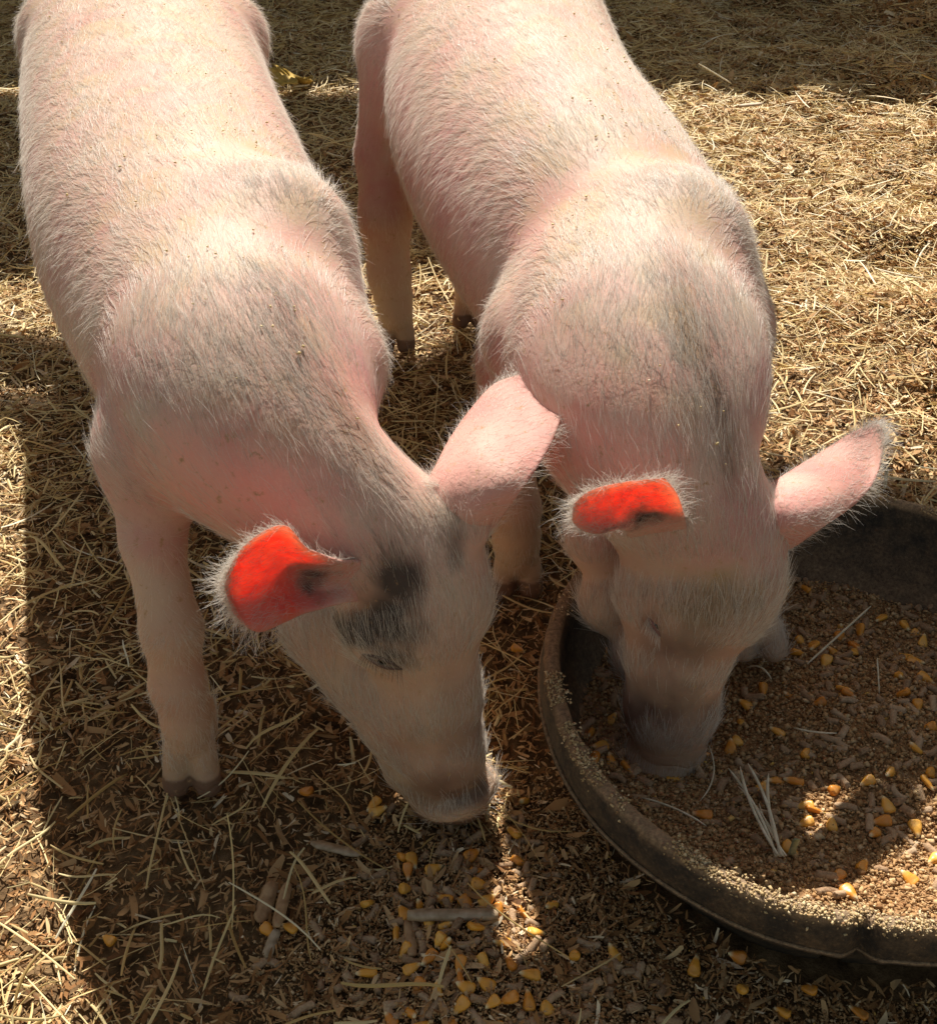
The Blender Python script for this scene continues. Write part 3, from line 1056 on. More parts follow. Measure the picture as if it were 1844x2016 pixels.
def tri_sample(V, Fq, N, w, n):
    """n random points on the quads (area times face weight w)"""
    T = np.concatenate([Fq[:, [0, 1, 2]], Fq[:, [0, 2, 3]]]); ww = np.concatenate([w, w])
    A = np.linalg.norm(np.cross(V[T[:, 1]] - V[T[:, 0]], V[T[:, 2]] - V[T[:, 0]]), axis=1) * ww
    f = rng.choice(len(T), n, p=A / A.sum())
    a, b_ = rng.random(n), rng.random(n); m = a + b_ > 1
    a[m], b_[m] = 1 - a[m], 1 - b_[m]
    B = np.c_[1 - a - b_, a, b_]
    P = (V[T[f]] * B[..., None]).sum(1)
    return P, norm((N[T[f]] * B[..., None]).sum(1)), T[f], B


def build_pig(spec):
    chain = [node(*q) for q in spec['chain']]       # nose -> rump
    root = empty('piglet', (chain[4][0][0], chain[4][0][1], 0))
    tag(root, spec['label'], 'piglet')
    allp = [c for c, r in chain]
    lo = np.min(allp, 0) - .2; hi = np.max(allp, 0) + .2
    lo[2] = -.02
    fl = Field(lo, hi, spec.get('h', .003))
    for i in range(4):
        fl.cone(chain[i][0], chain[i][1], chain[i + 1][0], chain[i + 1][1], .012)
    # trunk and neck: the chain resampled as a smooth spline, so that no ring shows at a joint
    cc = np.array([[*c, r + (.0055 if i > 5 else .004)] for i, (c, r) in enumerate(chain)])[3:]
    pp = np.concatenate([[2 * cc[0] - cc[1]], cc, [2 * cc[-1] - cc[-2]]])
    fine = []
    for i in range(len(cc) - 1):
        for f in np.arange(0, 1, .125):
            a, b_, c_, d_ = pp[i:i + 4]
            fine.append(.5 * (2 * b_ + (c_ - a) * f + (2 * a - 5 * b_ + 4 * c_ - d_) * f ** 2 + (3 * b_ - a - 3 * c_ + d_) * f ** 3))
    fine = np.array(fine + [cc[-1]])
    for it in range(6):
        fine[1:-1] = .5 * fine[1:-1] + .25 * (fine[:-2] + fine[2:])
    for i in range(len(fine) - 1):
        fl.cone(fine[i, :3], fine[i, 3], fine[i + 1, :3], fine[i + 1, 3], .003)
    for px, py, Y, r, k in spec['blobs']:
        c, rr = node(px, py, Y, r)
        fl.ball(c, rr, k)
    legs = []
    for lg in spec['legs']:
        pts = [(np.array(q[1:4], float), q[4]) if q[0] == 'w' else node(*q) for q in lg['pts']]
        legs.append(pts)
        for i in range(len(pts) - 1):
            fl.cone(pts[i][0], pts[i][1], pts[i + 1][0], pts[i + 1][1], .03 if i == 0 else .012)
        gz = lg.get('z', 0.0)
        foot = pts[-1][0].copy()
        lat = norm(np.array([1, lg.get('yaw', 0.0), 0.]))
        fw = np.array([-lat[1], lat[0], 0]) * -1     # towards the viewer
        for sgn in (-1, 1):                          # two toes with a cleft, two dewclaws behind
            w = lg.get('w', .0105)
            a = foot + lat * sgn * w * .85 - np.array([0, 0, max(0, foot[2] - gz - .042)])
            b_ = np.array([foot[0], foot[1], gz + .012]) + lat * sgn * w * 1.1 + fw * .011
            fl.cone(a, w * .95, b_, w * 1.0, .002)
            dc = foot + lat * sgn * w * 1.25 - fw * .016
            fl.cone(dc + np.array([0, 0, .02]), w * .6, np.array([dc[0], dc[1], max(gz + .016, dc[2] - .014)]), w * .5, .006)
    px, py, Y, dn, dr = spec['disc']
    dc = at(px, py, Y); dn = norm(np.array(dn, float))
    fl.disc(dc, dn, dr, .011, .004)
    sd = norm(np.cross(dn, [0, 1, .2]))
    for sg in (-1, 1):
        fl.ball(dc + sd * sg * dr * .42 + dn * .006, .0052, .003, True)
    for q in spec.get('cuts', []):
        px, py, Y, r, k = q
        c, rr = node(px, py, Y, r)
        fl.ball(c, rr, k, True)
    V, Fq = fl.mesh()
    me = mesh_from(V, Fq, 'piglet_body')
    N = np.zeros(len(V) * 3, np.float32)
    me.vertices.foreach_get('normal', N); N = N.reshape(-1, 3).astype(float)
    # colour attributes
    fn = fbm(V[:, 0] * 55, V[:, 1] * 55, V[:, 2] * 55, 3) - .5

    vv = V - CAM; Dv = vv @ FWD
    PXv, PYv = PW / 2 + vv[:, 0] / Dv * FOC, PH / 2 - (vv @ UPV) / Dv * FOC
    facing_v = (-(vv * N).sum(1) > -.05) & (V[:, 1] < spec['face_y'])

    def mask(lst, lim=True):             # patches of colour: centre, half axes, turn (degrees), strength, softness
        m = np.zeros(len(V))
        for px, py, ax_, ay_, rot, amt, soft in lst:
            cr, sr = math.cos(R(rot)), math.sin(R(rot))
            dx, dy = PXv - px, PYv - py
            e = ((dx * cr + dy * sr) / ax_) ** 2 + ((-dx * sr + dy * cr) / ay_) ** 2
            m = np.maximum(m, amt * np.clip((1.1 - e + fn * 1.5) / soft, 0, 1) * (facing_v if lim else 1.0))
        return m
    dark = mask(spec['dark']) * sstep(spec['face_y'] - .03, spec['face_y'] - .05, V[:, 1]); mauve = mask(spec['mauve'])
    flush = mask(spec['flush'], False) * sstep(.55, .1, N[:, 1])
    fattr(me, 'flush', flush)
    spine = np.array([c for c, r in chain])
    dirt = (.30 + np.clip((fbm(V[:, 0] * 45, V[:, 1] * 45, V[:, 2] * 45, 4) - .46) * 4, 0, 1) * .6) * sstep(.35, .95, N[:, 2])
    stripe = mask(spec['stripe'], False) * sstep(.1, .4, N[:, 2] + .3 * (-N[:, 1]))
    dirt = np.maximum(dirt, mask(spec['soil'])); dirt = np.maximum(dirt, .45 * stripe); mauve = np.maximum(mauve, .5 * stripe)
    dirt = np.maximum(dirt, .75 * sstep(.20, .03, V[:, 2]))
    dirt = np.maximum(dirt, .55 * sstep(.04, -.05, (V - chain[4][0]) @ norm(chain[4][0] - chain[3][0])))
    mauve = np.maximum(mauve, .25 * sstep(.05, .02, V[:, 2]) + .55 * sstep(.0235, .0215, V[:, 2] + .002 * fn))
    axd = norm(chain[2][0] - chain[0][0])
    fattr(me, 'axial', np.clip(((V - chain[0][0]) @ axd + .022) / .10, 0, 1))
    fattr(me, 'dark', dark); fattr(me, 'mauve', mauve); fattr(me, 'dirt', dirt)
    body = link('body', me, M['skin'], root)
    # flow of the coat
    seg = spine[1:] - spine[:-1]
    def flow(P, Nn):
        best = np.full(len(P), 9.); T = np.zeros_like(P); kind = np.zeros(len(P), int)
        for i in range(len(seg)):
            t_ = np.clip(((P - spine[i]) @ seg[i]) / (seg[i] @ seg[i]), 0, 1)
            dd = np.linalg.norm(P - spine[i] - seg[i] * t_[:, None], axis=1) - (chain[i][1] + (chain[i + 1][1] - chain[i][1]) * t_)
            w = np.exp(-np.maximum(dd, 0) / .012)[:, None]
            T += w * norm(seg[i])[None]
            best = np.minimum(best, dd)
        T = norm(T)
        lw = np.zeros(len(P))
        for pts in legs:
            for i in range(1, len(pts) - 1):
                a, b_ = pts[i][0], pts[i + 1][0]; s = b_ - a
                t_ = np.clip(((P - a) @ s) / (s @ s), 0, 1)
                dd = np.linalg.norm(P - a - s * t_[:, None], axis=1) - pts[i][1]
                lw = np.maximum(lw, sstep(.012, -.004, dd) * sstep(-.02, .02, best + .01))
        down = np.array([0, 0, -1.])[None]
        side = (1 - sstep(.25, .95, Nn[:, 2]))[:, None]
        head = sstep(.05, -.05, (P - spine[4]) @ norm(seg[3]) )[:, None]
        upz = sstep(.05, -.02, P[:, 1:2] - chain[7][0][1])
        d = T * (.75 + .6 * head) + np.array([[0, .15, 1.0]]) * upz * .9 + down * side * (1.25 - 1.0 * head) * (1 - .85 * upz)
        d = d * (1 - lw[:, None]) + down * lw[:, None] * 1.3
        d = d + .15 * np.c_[fbm(P[:, 0] * 30, P[:, 1] * 30, P[:, 2] * 30, 2) - .5, fbm(P[:, 0] * 30 + 9, P[:, 1] * 30, P[:, 2] * 30, 2) - .5, fbm(P[:, 0] * 30 + 5, P[:, 1] * 30 + 5, P[:, 2] * 30, 2) - .5] * 2
        q = P * 210
        d = d + .26 * np.c_[vnoise(q[:, 0], q[:, 1], q[:, 2]) - .5, vnoise(q[:, 0] + 9, q[:, 1], q[:, 2]) - .5, vnoise(q[:, 0], q[:, 1] + 9, q[:, 2]) - .5]
        d = d + rng.normal(0, .07, d.shape)
        d = d - Nn * (d * Nn).sum(1, keepdims=True)
        return norm(d), lw, head[:, 0]
    fc = V[Fq].mean(1); fnm = norm(N[Fq].mean(1))
    facing = ((CAM - fc) * fnm).sum(1) > -.12
    w = np.where(facing, 1.0, .25)
    headd = sstep(.05, -.05, (fc - spine[4]) @ norm(seg[3]))
    w = w * (1 + 1.1 * headd) * (.75 + .75 * sstep(.2, .7, fnm[:, 2]))
    if HAIR:
        n = int(spec['hairs'] * HAIR)
        P, Nn, Tv, B = tri_sample(V, Fq, N, w, n)
        d, lw, hd = flow(P, Nn)
        top = sstep(.2, .9, Nn[:, 2])
        L = (.010 + .012 * rng.random(n)) * (1 + .5 * top) * (1 - .45 * lw) * (1 - .25 * hd)
        L = L * (1 + .35 * (stripe[Tv] * B).sum(1))
        dk = (dark[Tv] * B).sum(1) + rng.normal(0, .12, n)
        snout = (mauve[Tv] * B).sum(1)
        st0 = (stripe[Tv] * B).sum(1)
        kp = rng.random(n) > np.clip(snout * 1.8 - .3, 0, .97) * (st0 < .3)
        hdk = np.where(dk > .3, (rng.random(n) < .42) * 1.0, (rng.random(n) < .03) * .6)
        hdk = np.where(snout > .35, .8, hdk)
        st = (stripe[Tv] * B).sum(1)
        flu = (flush[Tv] * B).sum(1)
        kp = kp & (rng.random(n) > .72 * flu * (1 - st))
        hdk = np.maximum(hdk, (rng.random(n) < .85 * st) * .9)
        L = L * (1 + .25 * (dk > .3)) * (1 - .6 * np.clip(snout, 0, 1)) * (1 - .55 * sstep(.07, .02, P[:, 2])) * (1 - .4 * flu * (1 - st))
        make_hair('coat', P[kp] - Nn[kp] * .0006, d[kp], L[kp], .000045 + .00004 * rng.random(kp.sum()), Nn[kp], root, .055, .11, .04, hdk[kp])
        # longer guard bristles on the back and brow
        n = int(spec['hairs'] * .22 * HAIR)
        w2 = np.where(facing, 1.0, .3) * (.08 + sstep(.35, .95, fnm[:, 2]) + .9 * headd)
        P, Nn, Tv, B = tri_sample(V, Fq, N, w2, n)
        d, lw, hd = flow(P, Nn)
        L = (.016 + .016 * rng.random(n)) * (1 - .6 * lw) * (1 - .12 * hd)
        kp = rng.random(n) > np.clip(2.2 * (mauve[Tv] * B).sum(1) - .35, 0, .98)
        kp = kp & (rng.random(n) > .85 * (flush[Tv] * B).sum(1) * (1 - (stripe[Tv] * B).sum(1)))
        dk = (dark[Tv] * B).sum(1)
        make_hair('guard_hair', P[kp] - Nn[kp] * .0006, d[kp], L[kp], .00009 + .00006 * rng.random(kp.sum()), Nn[kp], root, .12, .16, .05, np.where((dk[kp] > .3) & (rng.random(kp.sum()) < .5), .7, 0.), pts=6)
    n = 260
    P, Nn, Tv, B = tri_sample(V, Fq, N, sstep(.45, .9, fnm[:, 2]) * facing * np.clip((fbm(fc[:, 0] * 14, fc[:, 1] * 14, fc[:, 2] * 14, 3) - .42) * 6, .03, 1), n)
    P = P + Nn * .0016
    stuff('bedding_flecks', crumbs(P[:, :2], .0004 + .0009 * rng.random(n) ** 3, P[:, 2]), np.clip(rng.normal(.6, .2, n), .3, 1), M['straw'],
          'tiny bedding flecks caught in the back hair of the ' + spec['label'].split(',')[0], 'bedding flecks')
    # ears
    for e in spec['ears']:
        V2, F2, S, Nn2, U, Vv = ear_mesh(e['grid'])
        me2 = mesh_from(V2, F2, 'ear')
        z = np.zeros(len(V2)); fattr(me2, 'dirt', z); fattr(me2, 'flush', z + .25); fattr(me2, 'mauve', z)
        dk = z.copy()
        if e.get('dark'):  # shade of the ear hollow put into the colour
            c = at(*e['dark'][:3])
            dk = np.clip(1.1 - np.linalg.norm(V2 - c, axis=1) / e['dark'][3] + (fbm(V2[:, 0] * 150, V2[:, 1] * 150, V2[:, 2] * 150, 2) - .5) * 1.5, 0, 1)
        fattr(me2, 'dark', dk)
        ed = np.minimum(np.minimum(Vv, 1 - Vv) * 1.0, (1 - U) * 1.2)
        rim = np.clip(1 - ed / .14, 0, 1) ** 1.1
        gl = sstep(.2, .62, U) * (.75 + .5 * (fbm(S[..., 0] * 90, S[..., 1] * 90, S[..., 2] * 90, 3) - .3))
        gl = np.clip(np.concatenate([gl.ravel(), gl.ravel()]) * (1 - dk), .12, 1)
        fattr(me2, 'glow', gl)
        fattr(me2, 'rim', np.concatenate([rim.ravel(), rim.ravel()]))
        fattr(me2, 'axial', np.ones(len(V2)))
        eo = link('ear', me2, M['ear_backlit' if e.get('thin') else 'ear'], root)  # thin marks the backlit ears, modelled as thick as the others
        if HAIR:
            # fringe and short coat on the ear
            nu, nv = S.shape[:2]
            eidx = [(i, 0) for i in range(nu)] + [(i, nv - 1) for i in range(nu)] + [(nu - 1, j) for j in range(nv)] + [(nu - 2, j) for j in range(nv)]
            n1 = int(520 * HAIR)
            pick = rng.integers(0, len(eidx), n1)
            I = np.array([eidx[q][0] for q in pick]); J = np.array([eidx[q][1] for q in pick])
            axis = norm(S[-1, nv // 2] - S[0, nv // 2])
            ctr = S[:, nv // 2][I]
            outv = norm(S[I, J] - ctr + axis * .012)
            jit = (rng.random((n1, 1)) - .5)
            Pp = S[I, J] + jit * (S[np.minimum(I + 1, nu - 1), J] - S[np.maximum(I - 1, 0), J]) - outv * .0006
            dd = norm(outv * .8 + axis * .5 + rng.normal(0, .28, (n1, 3)) + np.array([0, 0, -.15]))
            back = -Nn2[I, J]
            # surface hairs
            n2 = int(6500 * HAIR)
            a, b_ = rng.random(n2) * (nu - 2), rng.random(n2) * (nv - 2)
            ia, ib = a.astype(int), b_.astype(int)
            fa, fb = (a - ia)[:, None], (b_ - ib)[:, None]
            Q = S[ia, ib] * (1 - fa) * (1 - fb) + S[ia + 1, ib] * fa * (1 - fb) + S[ia, ib + 1] * (1 - fa) * fb + S[ia + 1, ib + 1] * fa * fb
            sgn = np.where(rng.random(n2) < e.get('front', .35), 1, -1)[:, None]
            nn = Nn2[ia, ib] * sgn
            dq = norm(axis[None] + .5 * (Q - S[ia, nv // 2]) / .03 + rng.normal(0, .25, (n2, 3)))
            dq = norm(dq - nn * (dq * nn).sum(1, keepdims=True))
            Pall = np.concatenate([Pp, Q + nn * .0004]); Dall = np.concatenate([dd, dq])
            Nall = np.concatenate([back, nn])
            Lall = np.concatenate([.006 + .011 * rng.random(n1), .0045 + .006 * rng.random(n2)])
            make_hair('ear_hair', Pall, Dall, Lall, .00005 + .00004 * rng.random(n1 + n2), Nall, eo, .25, .35, .05)
    from mathutils.bvhtree import BVHTree
    tree = BVHTree.FromPolygons([tuple(v) for v in V], [tuple(f) for f in Fq])

    def surf(px, py):
        d = ray(px, py)
        h = tree.ray_cast(Vector(CAM), Vector(d).normalized())
        return (np.array(h[0]), np.array(h[1])) if h[0] is not None else (at(px, py, .56), np.array([0, -1, 0.]))
    for e in spec['eyes']:
        x0, y0, x1, y1, sag = e['slit']
        cpt, cn = surf((x0 + x1) / 2, (y0 + y1) / 2)
        cpt = cpt - cn * .0042
        import bmesh
        e_ = bpy.data.meshes.new('eye')
        bm = bmesh.new(); bmesh.ops.create_uvsphere(bm, u_segments=24, v_segments=16, radius=.0052); bm.to_mesh(e_); bm.free()
        o = link('eye', e_, M['eye'], root)
        o.location = Vector(cpt) - root.location
        # lid margin: a thin dark roll along the slit, upper and lower
        for q, nm in ((-1, 'upper_eyelid'), (1, 'lower_eyelid')):
            pts, rad = [], []
            for k in range(17):
                f = k / 16
                px = x0 + (x1 - x0) * f; py = y0 + (y1 - y0) * f + (sag * .45 * q + 1.5) * math.sin(math.pi * f)
                p, n_ = surf(px, py)
                pts.append(p - n_ * .0004); rad.append(.0006 + .0011 * math.sin(math.pi * f))
            VV, FF = [], []
            for k in range(17):
                a = norm(pts[min(k + 1, 16)] - pts[max(k - 1, 0)]); b1 = norm(np.cross(a, [0, -1, .3])); b2 = np.cross(a, b1)
                for w_ in range(8):
                    ph = w_ / 8 * 2 * math.pi
                    VV.append(pts[k] + (b1 * math.cos(ph) + b2 * math.sin(ph)) * rad[k])
            for k in range(16):
                for w_ in range(8):
                    FF.append([k * 8 + w_, k * 8 + (w_ + 1) % 8, (k + 1) * 8 + (w_ + 1) % 8, (k + 1) * 8 + w_])
            me3 = mesh_from(np.array(VV), np.array(FF), nm)
            z3 = np.ones(len(VV)); fattr(me3, 'axial', z3); fattr(me3, 'dark', z3 * (.35 * (q < 0) + .1) * (.5 if e.get('pale') else 1.5)); fattr(me3, 'mauve', z3 * .6); fattr(me3, 'dirt', z3 * 0)
            link(nm, me3, M['skin'], root)
        if HAIR:
            nl = 34
            rts, drs, nms = [], [], []
            for k in range(nl):
                f = (k + .5) / nl
                p, n_ = surf(x0 + (x1 - x0) * f, y0 + (y1 - y0) * f)
                rts.append(p); nms.append(n_)
                drs.append(norm(n_ * .8 + np.array([.5 * (f - .5) + e['lash'], -.2, -.9]) + rng.normal(0, .1, 3)))
            make_hair('eyelashes', np.array(rts), np.array(drs), .006 + .004 * rng.random(nl), np.full(nl, .00012), np.array(nms), root, .1, .1, .15, np.ones(nl) * (0.0 if e.get('pale') else 1.0))
    return root


HAIR = 1.0

pig1 = dict(
    label='left piglet, pink with white bristles and a grey patch round its eye, sniffing the ground',
    hairs=150000,
    chain=[(888, 1545, .566, 72), (868, 1470, .568, 80), (850, 1370, .572, 92), (812, 1200, .585, 132), (800, 1105, .60, 138),
           (677, 1010, .602, 146), (560, 900, .618, 170), (492, 790, .665, 230), (463, 690, .736, 255), (401, 560, .843, 267), (356, 450, .943, 268), (308, 270, 1.15, 237), (284, 130, 1.36, 212)],
    blobs=[(670, 1215, .632, 120, .02), (730, 1320, .615, 95, .02), (895, 1190, .582, 68, .012), (750, 1240, .566, 66, .012),
           (790, 1370, .590, 72, .03), (782, 1440, .590, 58, .025), (800, 1515, .583, 46, .02), (948, 1545, .568, 30, .006), (905, 1560, .570, 62, .008), (855, 1570, .566, 50, .008),
           (292, 880, .665, 86, .03), (684, 715, .71, 60, .03), (574, 446, .792, 92, .05), (450, 70, 1.36, 72, .03), (112, 70, 1.34, 64, .03), (668, 1070, .592, 36, .010),
           (895, 1020, .598, 55, .015), (928, 1040, .594, 34, .012)],
    cuts=[],
    legs=[dict(pts=[(285, 900, .655, 74), (300, 1060, .635, 58), (338, 1240, .612, 55), (350, 1350, .603, 50), (366, 1420, .598, 42), (370, 1452, .597, 40)], w=.0105),
          dict(pts=[('w', -.115, .72, .25, .035), ('w', -.09, .715, .15, .024), ('w', -.08, .72, .07, .018), ('w', -.08, .715, .035, .017)]),
          dict(pts=[('w', -.375, 1.24, .28, .06), ('w', -.385, 1.26, .16, .03), ('w', -.385, 1.27, .09, .018), ('w', -.385, 1.22, .03, .017)]),
          dict(pts=[('w', -.27, 1.30, .28, .042), ('w', -.255, 1.31, .16, .028), ('w', -.25, 1.34, .09, .018), ('w', -.25, 1.30, .03, .017)])],
    disc=(900, 1558, .560, (.34, -.26, -.90), .0300),
    flush=[(470, 925, 225, 155, 12, .7, 1.8), (700, 820, 70, 150, -25, .4, 1.6)],
    face_y=.62,
    dark=[(785, 1150, 62, 84, 0, .92, 1.1), (770, 1240, 100, 56, 14, .92, 1.1), (690, 1252, 92, 30, 20, .9, .8), (775, 1292, 64, 26, 16, .9, .9), (765, 1200, 66, 60, 0, .92, 1.0), (900, 1070, 24, 60, 8, .7, 1.0)],
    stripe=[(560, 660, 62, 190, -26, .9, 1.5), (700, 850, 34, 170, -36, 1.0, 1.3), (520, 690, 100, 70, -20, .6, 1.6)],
    mauve=[(890, 1560, 125, 62, -8, .75, 1.4), (905, 1430, 66, 110, 0, .5, 1.6), (800, 1480, 70, 60, 0, .3, 1.5)],
    soil=[(890, 1330, 60, 120, 0, .5, 1.5), (760, 1330, 160, 120, 0, .5, 1.8)],
    ears=[dict(front=.5, grid=[[(800, 985, .625), (830, 1040, .60), (865, 1085, .605), (885, 1100, .61)],
                    [(845, 940, .612), (880, 985, .592), (925, 1030, .585), (950, 1062, .602)],
                    [(885, 865, .64), (930, 900, .612), (985, 945, .592), (1018, 975, .588)],
                    [(935, 795, .675), (985, 820, .652), (1040, 860, .630), (1078, 885, .618)],
                    [(980, 752, .695), (1030, 768, .682), (1075, 790, .664), (1107, 805, .648)],
                    [(1050, 733, .70), (1070, 731, .695), (1088, 732, .688), (1100, 740, .68)]]),
          dict(front=.4, dark=(622, 1140, .537, .0125), thin=True, grid=[[(752, 1090, .580), (757, 1125, .585), (752, 1155, .585), (735, 1185, .580)],
                    [(700, 1104, .548), (702, 1128, .555), (698, 1158, .555), (692, 1186, .548)],
                    [(655, 1100, .530), (655, 1130, .546), (650, 1160, .546), (650, 1194, .530)],
                    [(603, 1078, .512), (592, 1112, .533), (590, 1160, .533), (602, 1206, .514)],
                    [(556, 1034, .500), (532, 1085, .515), (530, 1160, .515), (560, 1226, .502)],
                    [(485, 1072, .495), (468, 1120, .502), (468, 1180, .502), (505, 1243, .495)],
                    [(449, 1125, .495), (444, 1145, .497), (446, 1170, .497), (460, 1208, .494)]])],
    eyes=[dict(slit=(712, 1288, 792, 1318, 16), lash=-.1)],
)
pig2 = dict(
    label='right piglet, pink with white bristles and a dark snout, eating from the tub',
    hairs=150000,
    chain=[(1312, 1470, .588, 72), (1320, 1388, .590, 86), (1332, 1290, .594, 96), (1372, 1160, .608, 130), (1385, 1080, .625, 142),
           (1345, 985, .630, 146), (1296, 890, .648, 166), (1272, 790, .690, 214), (1248, 700, .750, 242), (1226, 580, .848, 232), (1140, 450, .953, 252), (1018, 260, 1.16, 236), (975, 100, 1.39, 212)],
    blobs=[(1188, 1060, .675, 76, .012), (1214, 1180, .657, 76, .012), (1462, 1148, .606, 70, .015), (1290, 1180, .606, 66, .02), (1440, 1200, .606, 50, .02),
           (1262, 1290, .632, 58, .012), (1335, 1475, .592, 52, .008), (1290, 1475, .590, 52, .008),
           (1035, 665, .79, 82, .03), (1428, 650, .79, 80, .03), (1350, 456, .814, 88, .05), (810, 70, 1.34, 100, .03), (1500, 1030, .622, 50, .015)],
    cuts=[],
    legs=[dict(pts=[(1000, 720, .85, 66), (1000, 860, .83, 50), (1012, 1000, .82, 48), (1016, 1060, .818, 42), (1018, 1100, .815, 38)], w=.011),
          dict(pts=[(1400, 880, .76, 70), (1440, 1040, .72, 52), (1470, 1150, .70, 46), (1482, 1200, .69, 40), (1492, 1235, .685, 34)], w=.0105, z=.050),
          dict(pts=[(800, 120, 1.32, 90), (755, 300, 1.30, 54), (758, 430, 1.27, 50), (766, 540, 1.255, 40), (778, 620, 1.24, 34)], w=.011),
          dict(pts=[('w', .07, 1.33, .28, .06), ('w', .02, 1.33, .16, .03), ('w', .005, 1.34, .09, .02), ('w', .002, 1.30, .03, .016)])],
    disc=(1308, 1492, .586, (-.05, -.25, -.96), .030),
    flush=[(1215, 850, 160, 175, 10, .7, 1.8), (1190, 1000, 80, 60, 0, .6, 1.5)],
    face_y=.63,
    dark=[(1395, 1225, 110, 60, -20, .35, 1.8)],
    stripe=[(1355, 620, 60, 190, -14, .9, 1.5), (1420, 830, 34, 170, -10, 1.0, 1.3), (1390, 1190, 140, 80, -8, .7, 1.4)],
    mauve=[(1310, 1390, 130, 92, 0, 1.0, 1.5), (1340, 1290, 120, 80, 0, .75, 1.8), (1285, 1230, 34, 30, 30, .6, 1.4), (1400, 1230, 90, 60, -20, .45, 1.8)],  # snout's shade put into the colour along with its own dark brown
    soil=[(1390, 1180, 140, 100, -8, 1.0, 1.2), (1330, 1280, 120, 60, 0, .6, 1.8)],
    ears=[dict(front=.45, dark=(1272, 1014, .571, .013), thin=True, grid=[[(1245, 1072, .62), (1280, 1082, .64), (1315, 1082, .64), (1350, 1068, .635)],
                    [(1221, 1038, .566), (1262, 1046, .583), (1305, 1046, .585), (1352, 1040, .582)],
                    [(1172, 1050, .545), (1222, 1022, .565), (1282, 1006, .573), (1342, 1000, .565)],
                    [(1131, 1030, .538), (1182, 1003, .552), (1252, 980, .562), (1329, 966, .552)],
                    [(1129, 992, .535), (1163, 966, .542), (1225, 950, .550), (1308, 941, .546)]]),
          dict(front=.5, grid=[[(1440, 1010, .65), (1470, 1040, .63), (1490, 1070, .625), (1500, 1090, .63)],
                    [(1490, 970, .635), (1520, 1000, .612), (1543, 1045, .603), (1552, 1080, .618)],
                    [(1560, 925, .66), (1585, 955, .632), (1605, 1000, .612), (1618, 1038, .608)],
                    [(1625, 885, .69), (1650, 915, .668), (1672, 950, .650), (1688, 988, .638)],
                    [(1680, 850, .70), (1700, 875, .69), (1715, 910, .675), (1725, 938, .66)],
                    [(1720, 834, .705), (1730, 838, .70), (1737, 848, .695), (1742, 862, .69)]])],
    eyes=[dict(slit=(1275, 1216, 1300, 1254, 9), lash=.1, pale=1)],
)
build_pig(pig1)
build_pig(pig2)


# ------------------------------------------------------------------ single loose pieces lying about
def sliver(name, p0, p1, w, th, m, label, cat, ends=(.3, .3), lift=.0, bendz=.0, group=None, seed=1, sides=4, bx=0.0):
    """a split piece of wood or stalk from p0 to p1 (x, y on the ground or feed)"""
    r_ = np.random.default_rng(seed)
    p0, p1 = np.array(p0, float), np.array(p1, float)
    n = 14
    d = p1 - p0; L_ = np.linalg.norm(d[:2]); d2 = d[:2] / L_; s2 = np.array([-d2[1], d2[0]])
    base = (p0 + p1) / 2
    V = []
    wo = r_.normal(0, .03, n)
    for k in range(n):
        f = k / (n - 1)
        e = min(1, f / .12 * (1 - ends[0]) + ends[0], (1 - f) / .12 * (1 - ends[1]) + ends[1])
        c = p0 + (p1 - p0) * f
        c = c + np.array([*(s2 * bx * L_ * 4 * f * (1 - f)), bendz * L_ * 4 * f * (1 - f)])
        for q in range(sides):
            ph = q / sides * 2 * math.pi + .4
            a = math.copysign(abs(math.cos(ph)) ** .7, math.cos(ph)) * w / 2 * e * (1 + wo[k])
            b_ = math.copysign(abs(math.sin(ph)) ** .7, math.sin(ph)) * th / 2 * (.6 + .4 * e)
            V.append(np.array([c[0] + s2[0] * a, c[1] + s2[1] * a, c[2] + b_ + lift]) - base)
    F = [[k * sides + q, k * sides + (q + 1) % sides, (k + 1) * sides + (q + 1) % sides, (k + 1) * sides + q] for k in range(n - 1) for q in range(sides)]
    me = mesh_from(np.array(V), [np.array(F), np.array([list(range(sides))[::-1], [(n - 1) * sides + q for q in range(sides)]])], name)
    o = link(name, me, m, smooth=False)
    o.location = Vector(base)
    return tag(o, label, cat, group)


def gp(px, py, dz=.006):
    p = atz(px, py, dz)
    return np.array([p[0], p[1], float(place_z(p[0], p[1])) + dz])


def fp(px, py, dz=.006):
    p = atz(px, py, FEED_Z + dz)
    return np.array([p[0], p[1], float(feed_h(p[0], p[1])) + dz])


sliver('wood_splinter', gp(612, 1662), gp(712, 1690), .0075, .0016, M['pale_wood'], 'flat grey white wood splinter lying in the shade below the left piglet\'s snout', 'wood splinter', seed=3)
sliver('wood_splinter', gp(802, 1815, .010), gp(980, 1822, .008), .0085, .004, M['pale_wood'], 'long pale split stick lying across the lit patch below the snout', 'wood splinter', (.8, .7), seed=4)
sliver('wood_splinter', gp(803, 1828, .004), gp(812, 1900, .004), .0075, .005, M['tan_wood'], 'brown square stick pointing down from the long pale split stick', 'wood splinter', (.9, .8), seed=5)
sliver('wood_splinter', gp(568, 1740, .008), gp(545, 1830, .010), .0085, .002, M['tan_wood'], 'tan pointed wood flake standing up beside two corn kernels', 'wood splinter', (.1, .6), seed=6)
sliver('wood_splinter', gp(545, 1835, .006), gp(524, 1890, .004), .008, .002, M['pale_wood'], 'pale wood flake below the tan pointed flake', 'wood splinter', (.6, .2), seed=7)
sliver('wood_splinter', gp(538, 1740, .006), gp(512, 1820, .004), .012, .002, M['tan_wood'], 'broad dark brown wood flake left of the tan pointed flake', 'wood splinter', (.1, .3), seed=8, lift=.001)
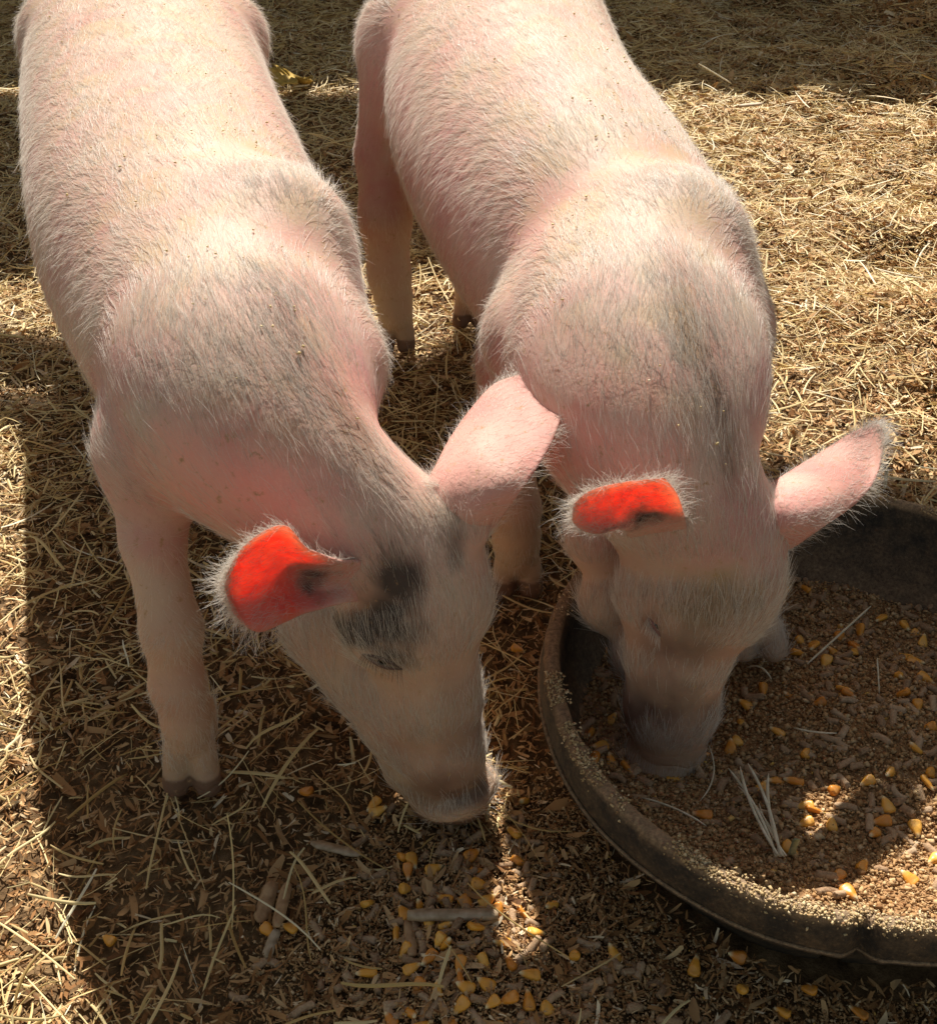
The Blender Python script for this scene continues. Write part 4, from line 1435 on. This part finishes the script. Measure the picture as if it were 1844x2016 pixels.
sliver('wood_splinter', gp(1455, 202, .03), gp(1500, 203, .03), .012, .004, M['pale_wood'], 'small white wood chip on the sunlit straw mound at the upper right', 'wood splinter', (.7, .5), seed=9)
sliver('straw_piece', fp(1590, 1300, .006), fp(1720, 1170, .030), .0017, .0017, M['stem'], 'straight straw stem leaning up out of the feed near the back of the tub', 'straw', seed=10)
sliver('straw_piece', fp(1725, 1385, .004), fp(1725, 1300, .022), .0013, .0013, M['stem'], 'short upright straw stem in the feed at the right of the tub', 'straw', seed=11)
sliver('straw_piece', fp(1470, 1300, .010), fp(1520, 1330, .012), .0014, .0014, M['stem'], 'short curved straw beside the hoof in the tub', 'straw', seed=12, bendz=.3)
sliver('straw_piece', fp(1375, 1590, .006), fp(1395, 1460, .014), .0012, .0012, M['stem'], 'thin straw curving away from the right piglet\'s snout', 'straw', seed=13, bx=-.12)
sliver('straw_piece', fp(1260, 1590, .010), fp(1385, 1655, .010), .0014, .0014, M['stem'], 'pale straw lying over the feed just inside the tub rim', 'straw', seed=14, bx=.06)
sliver('straw_piece', fp(1640, 1470, .008), fp(1560, 1445, .010), .0013, .0013, M['stem'], 'thin straw across the middle of the feed', 'straw', seed=15, bx=.05)
sliver('straw_piece', gp(1375, 125, .05), gp(1440, 160, .03), .003, .003, M['stem'], 'straw stem jutting from the crest of the sunlit mound', 'straw', seed=16)
sliver('straw_chip', fp(1548, 1718, .004), fp(1558, 1690, .022), .0050, .0022, M['green_stem'], 'cut pale green piece of straw standing beside the frayed straw bundle', 'straw chip', (.9, .9), seed=17)
sliver('straw_piece', gp(1745, 945, .02), gp(1750, 905, .04), .004, .0015, M['stem'], 'pale blade of straw behind the right piglet\'s ear tip', 'straw', seed=18)


def bundle():
    b0 = fp(1528, 1725, .006)
    t_ = empty('straw_bundle', b0)
    tag(t_, 'frayed white straw bundle lying on the feed with its strands spread', 'straw bundle')
    ends = [(1432, 1520, .02), (1455, 1518, .022), (1470, 1512, .024), (1510, 1535, .020), (1450, 1560, .014), (1490, 1600, .012)]
    for k, (px, py, dz) in enumerate(ends):
        p1 = fp(px, py, dz)
        o = sliver('strand', b0 + np.array([(k - 2.5) * .0012, 0, .001 * (k % 2)]), p1, .0024 if k < 4 else .0015, .0012, M['stem'], None, None, (.9, .25), seed=30 + k, bx=.06 * (1 if k % 2 else -.6), bendz=.03)
        for kk in ('label', 'category'):
            if kk in o: del o[kk]
        o.parent = t_
        o.location = o.location - Vector(b0)


bundle()


def leaf():
    n, m_ = 15, 9
    c = gp(565, 165, .02)
    V = []
    for i in range(n):
        for j in range(m_):
            u, v = i / (n - 1), j / (m_ - 1) * 2 - 1
            w = .030 * math.sin(math.pi * u ** .8) * (1 + .35 * math.sin(u * 26))
            V.append((v * w + .015 * u, (u - .5) * .11, .012 * v * v + .02 * math.sin(u * 5) + .004 * math.sin(v * 9 + u * 8)))
    F = [[i * m_ + j, i * m_ + j + 1, (i + 1) * m_ + j + 1, (i + 1) * m_ + j] for i in range(n - 1) for j in range(m_ - 1)]
    o = link('dry_leaf', mesh_from(np.array(V), np.array(F), 'dry_leaf'), M['dry_leaf'])
    sm = o.modifiers.new('thick', 'SOLIDIFY'); sm.thickness = .0006
    o.location = Vector(c)
    o.rotation_euler = (.25, .2, -.5)
    tag(o, 'curled ochre dry leaf lying on the straw between the piglets', 'leaf')


leaf()
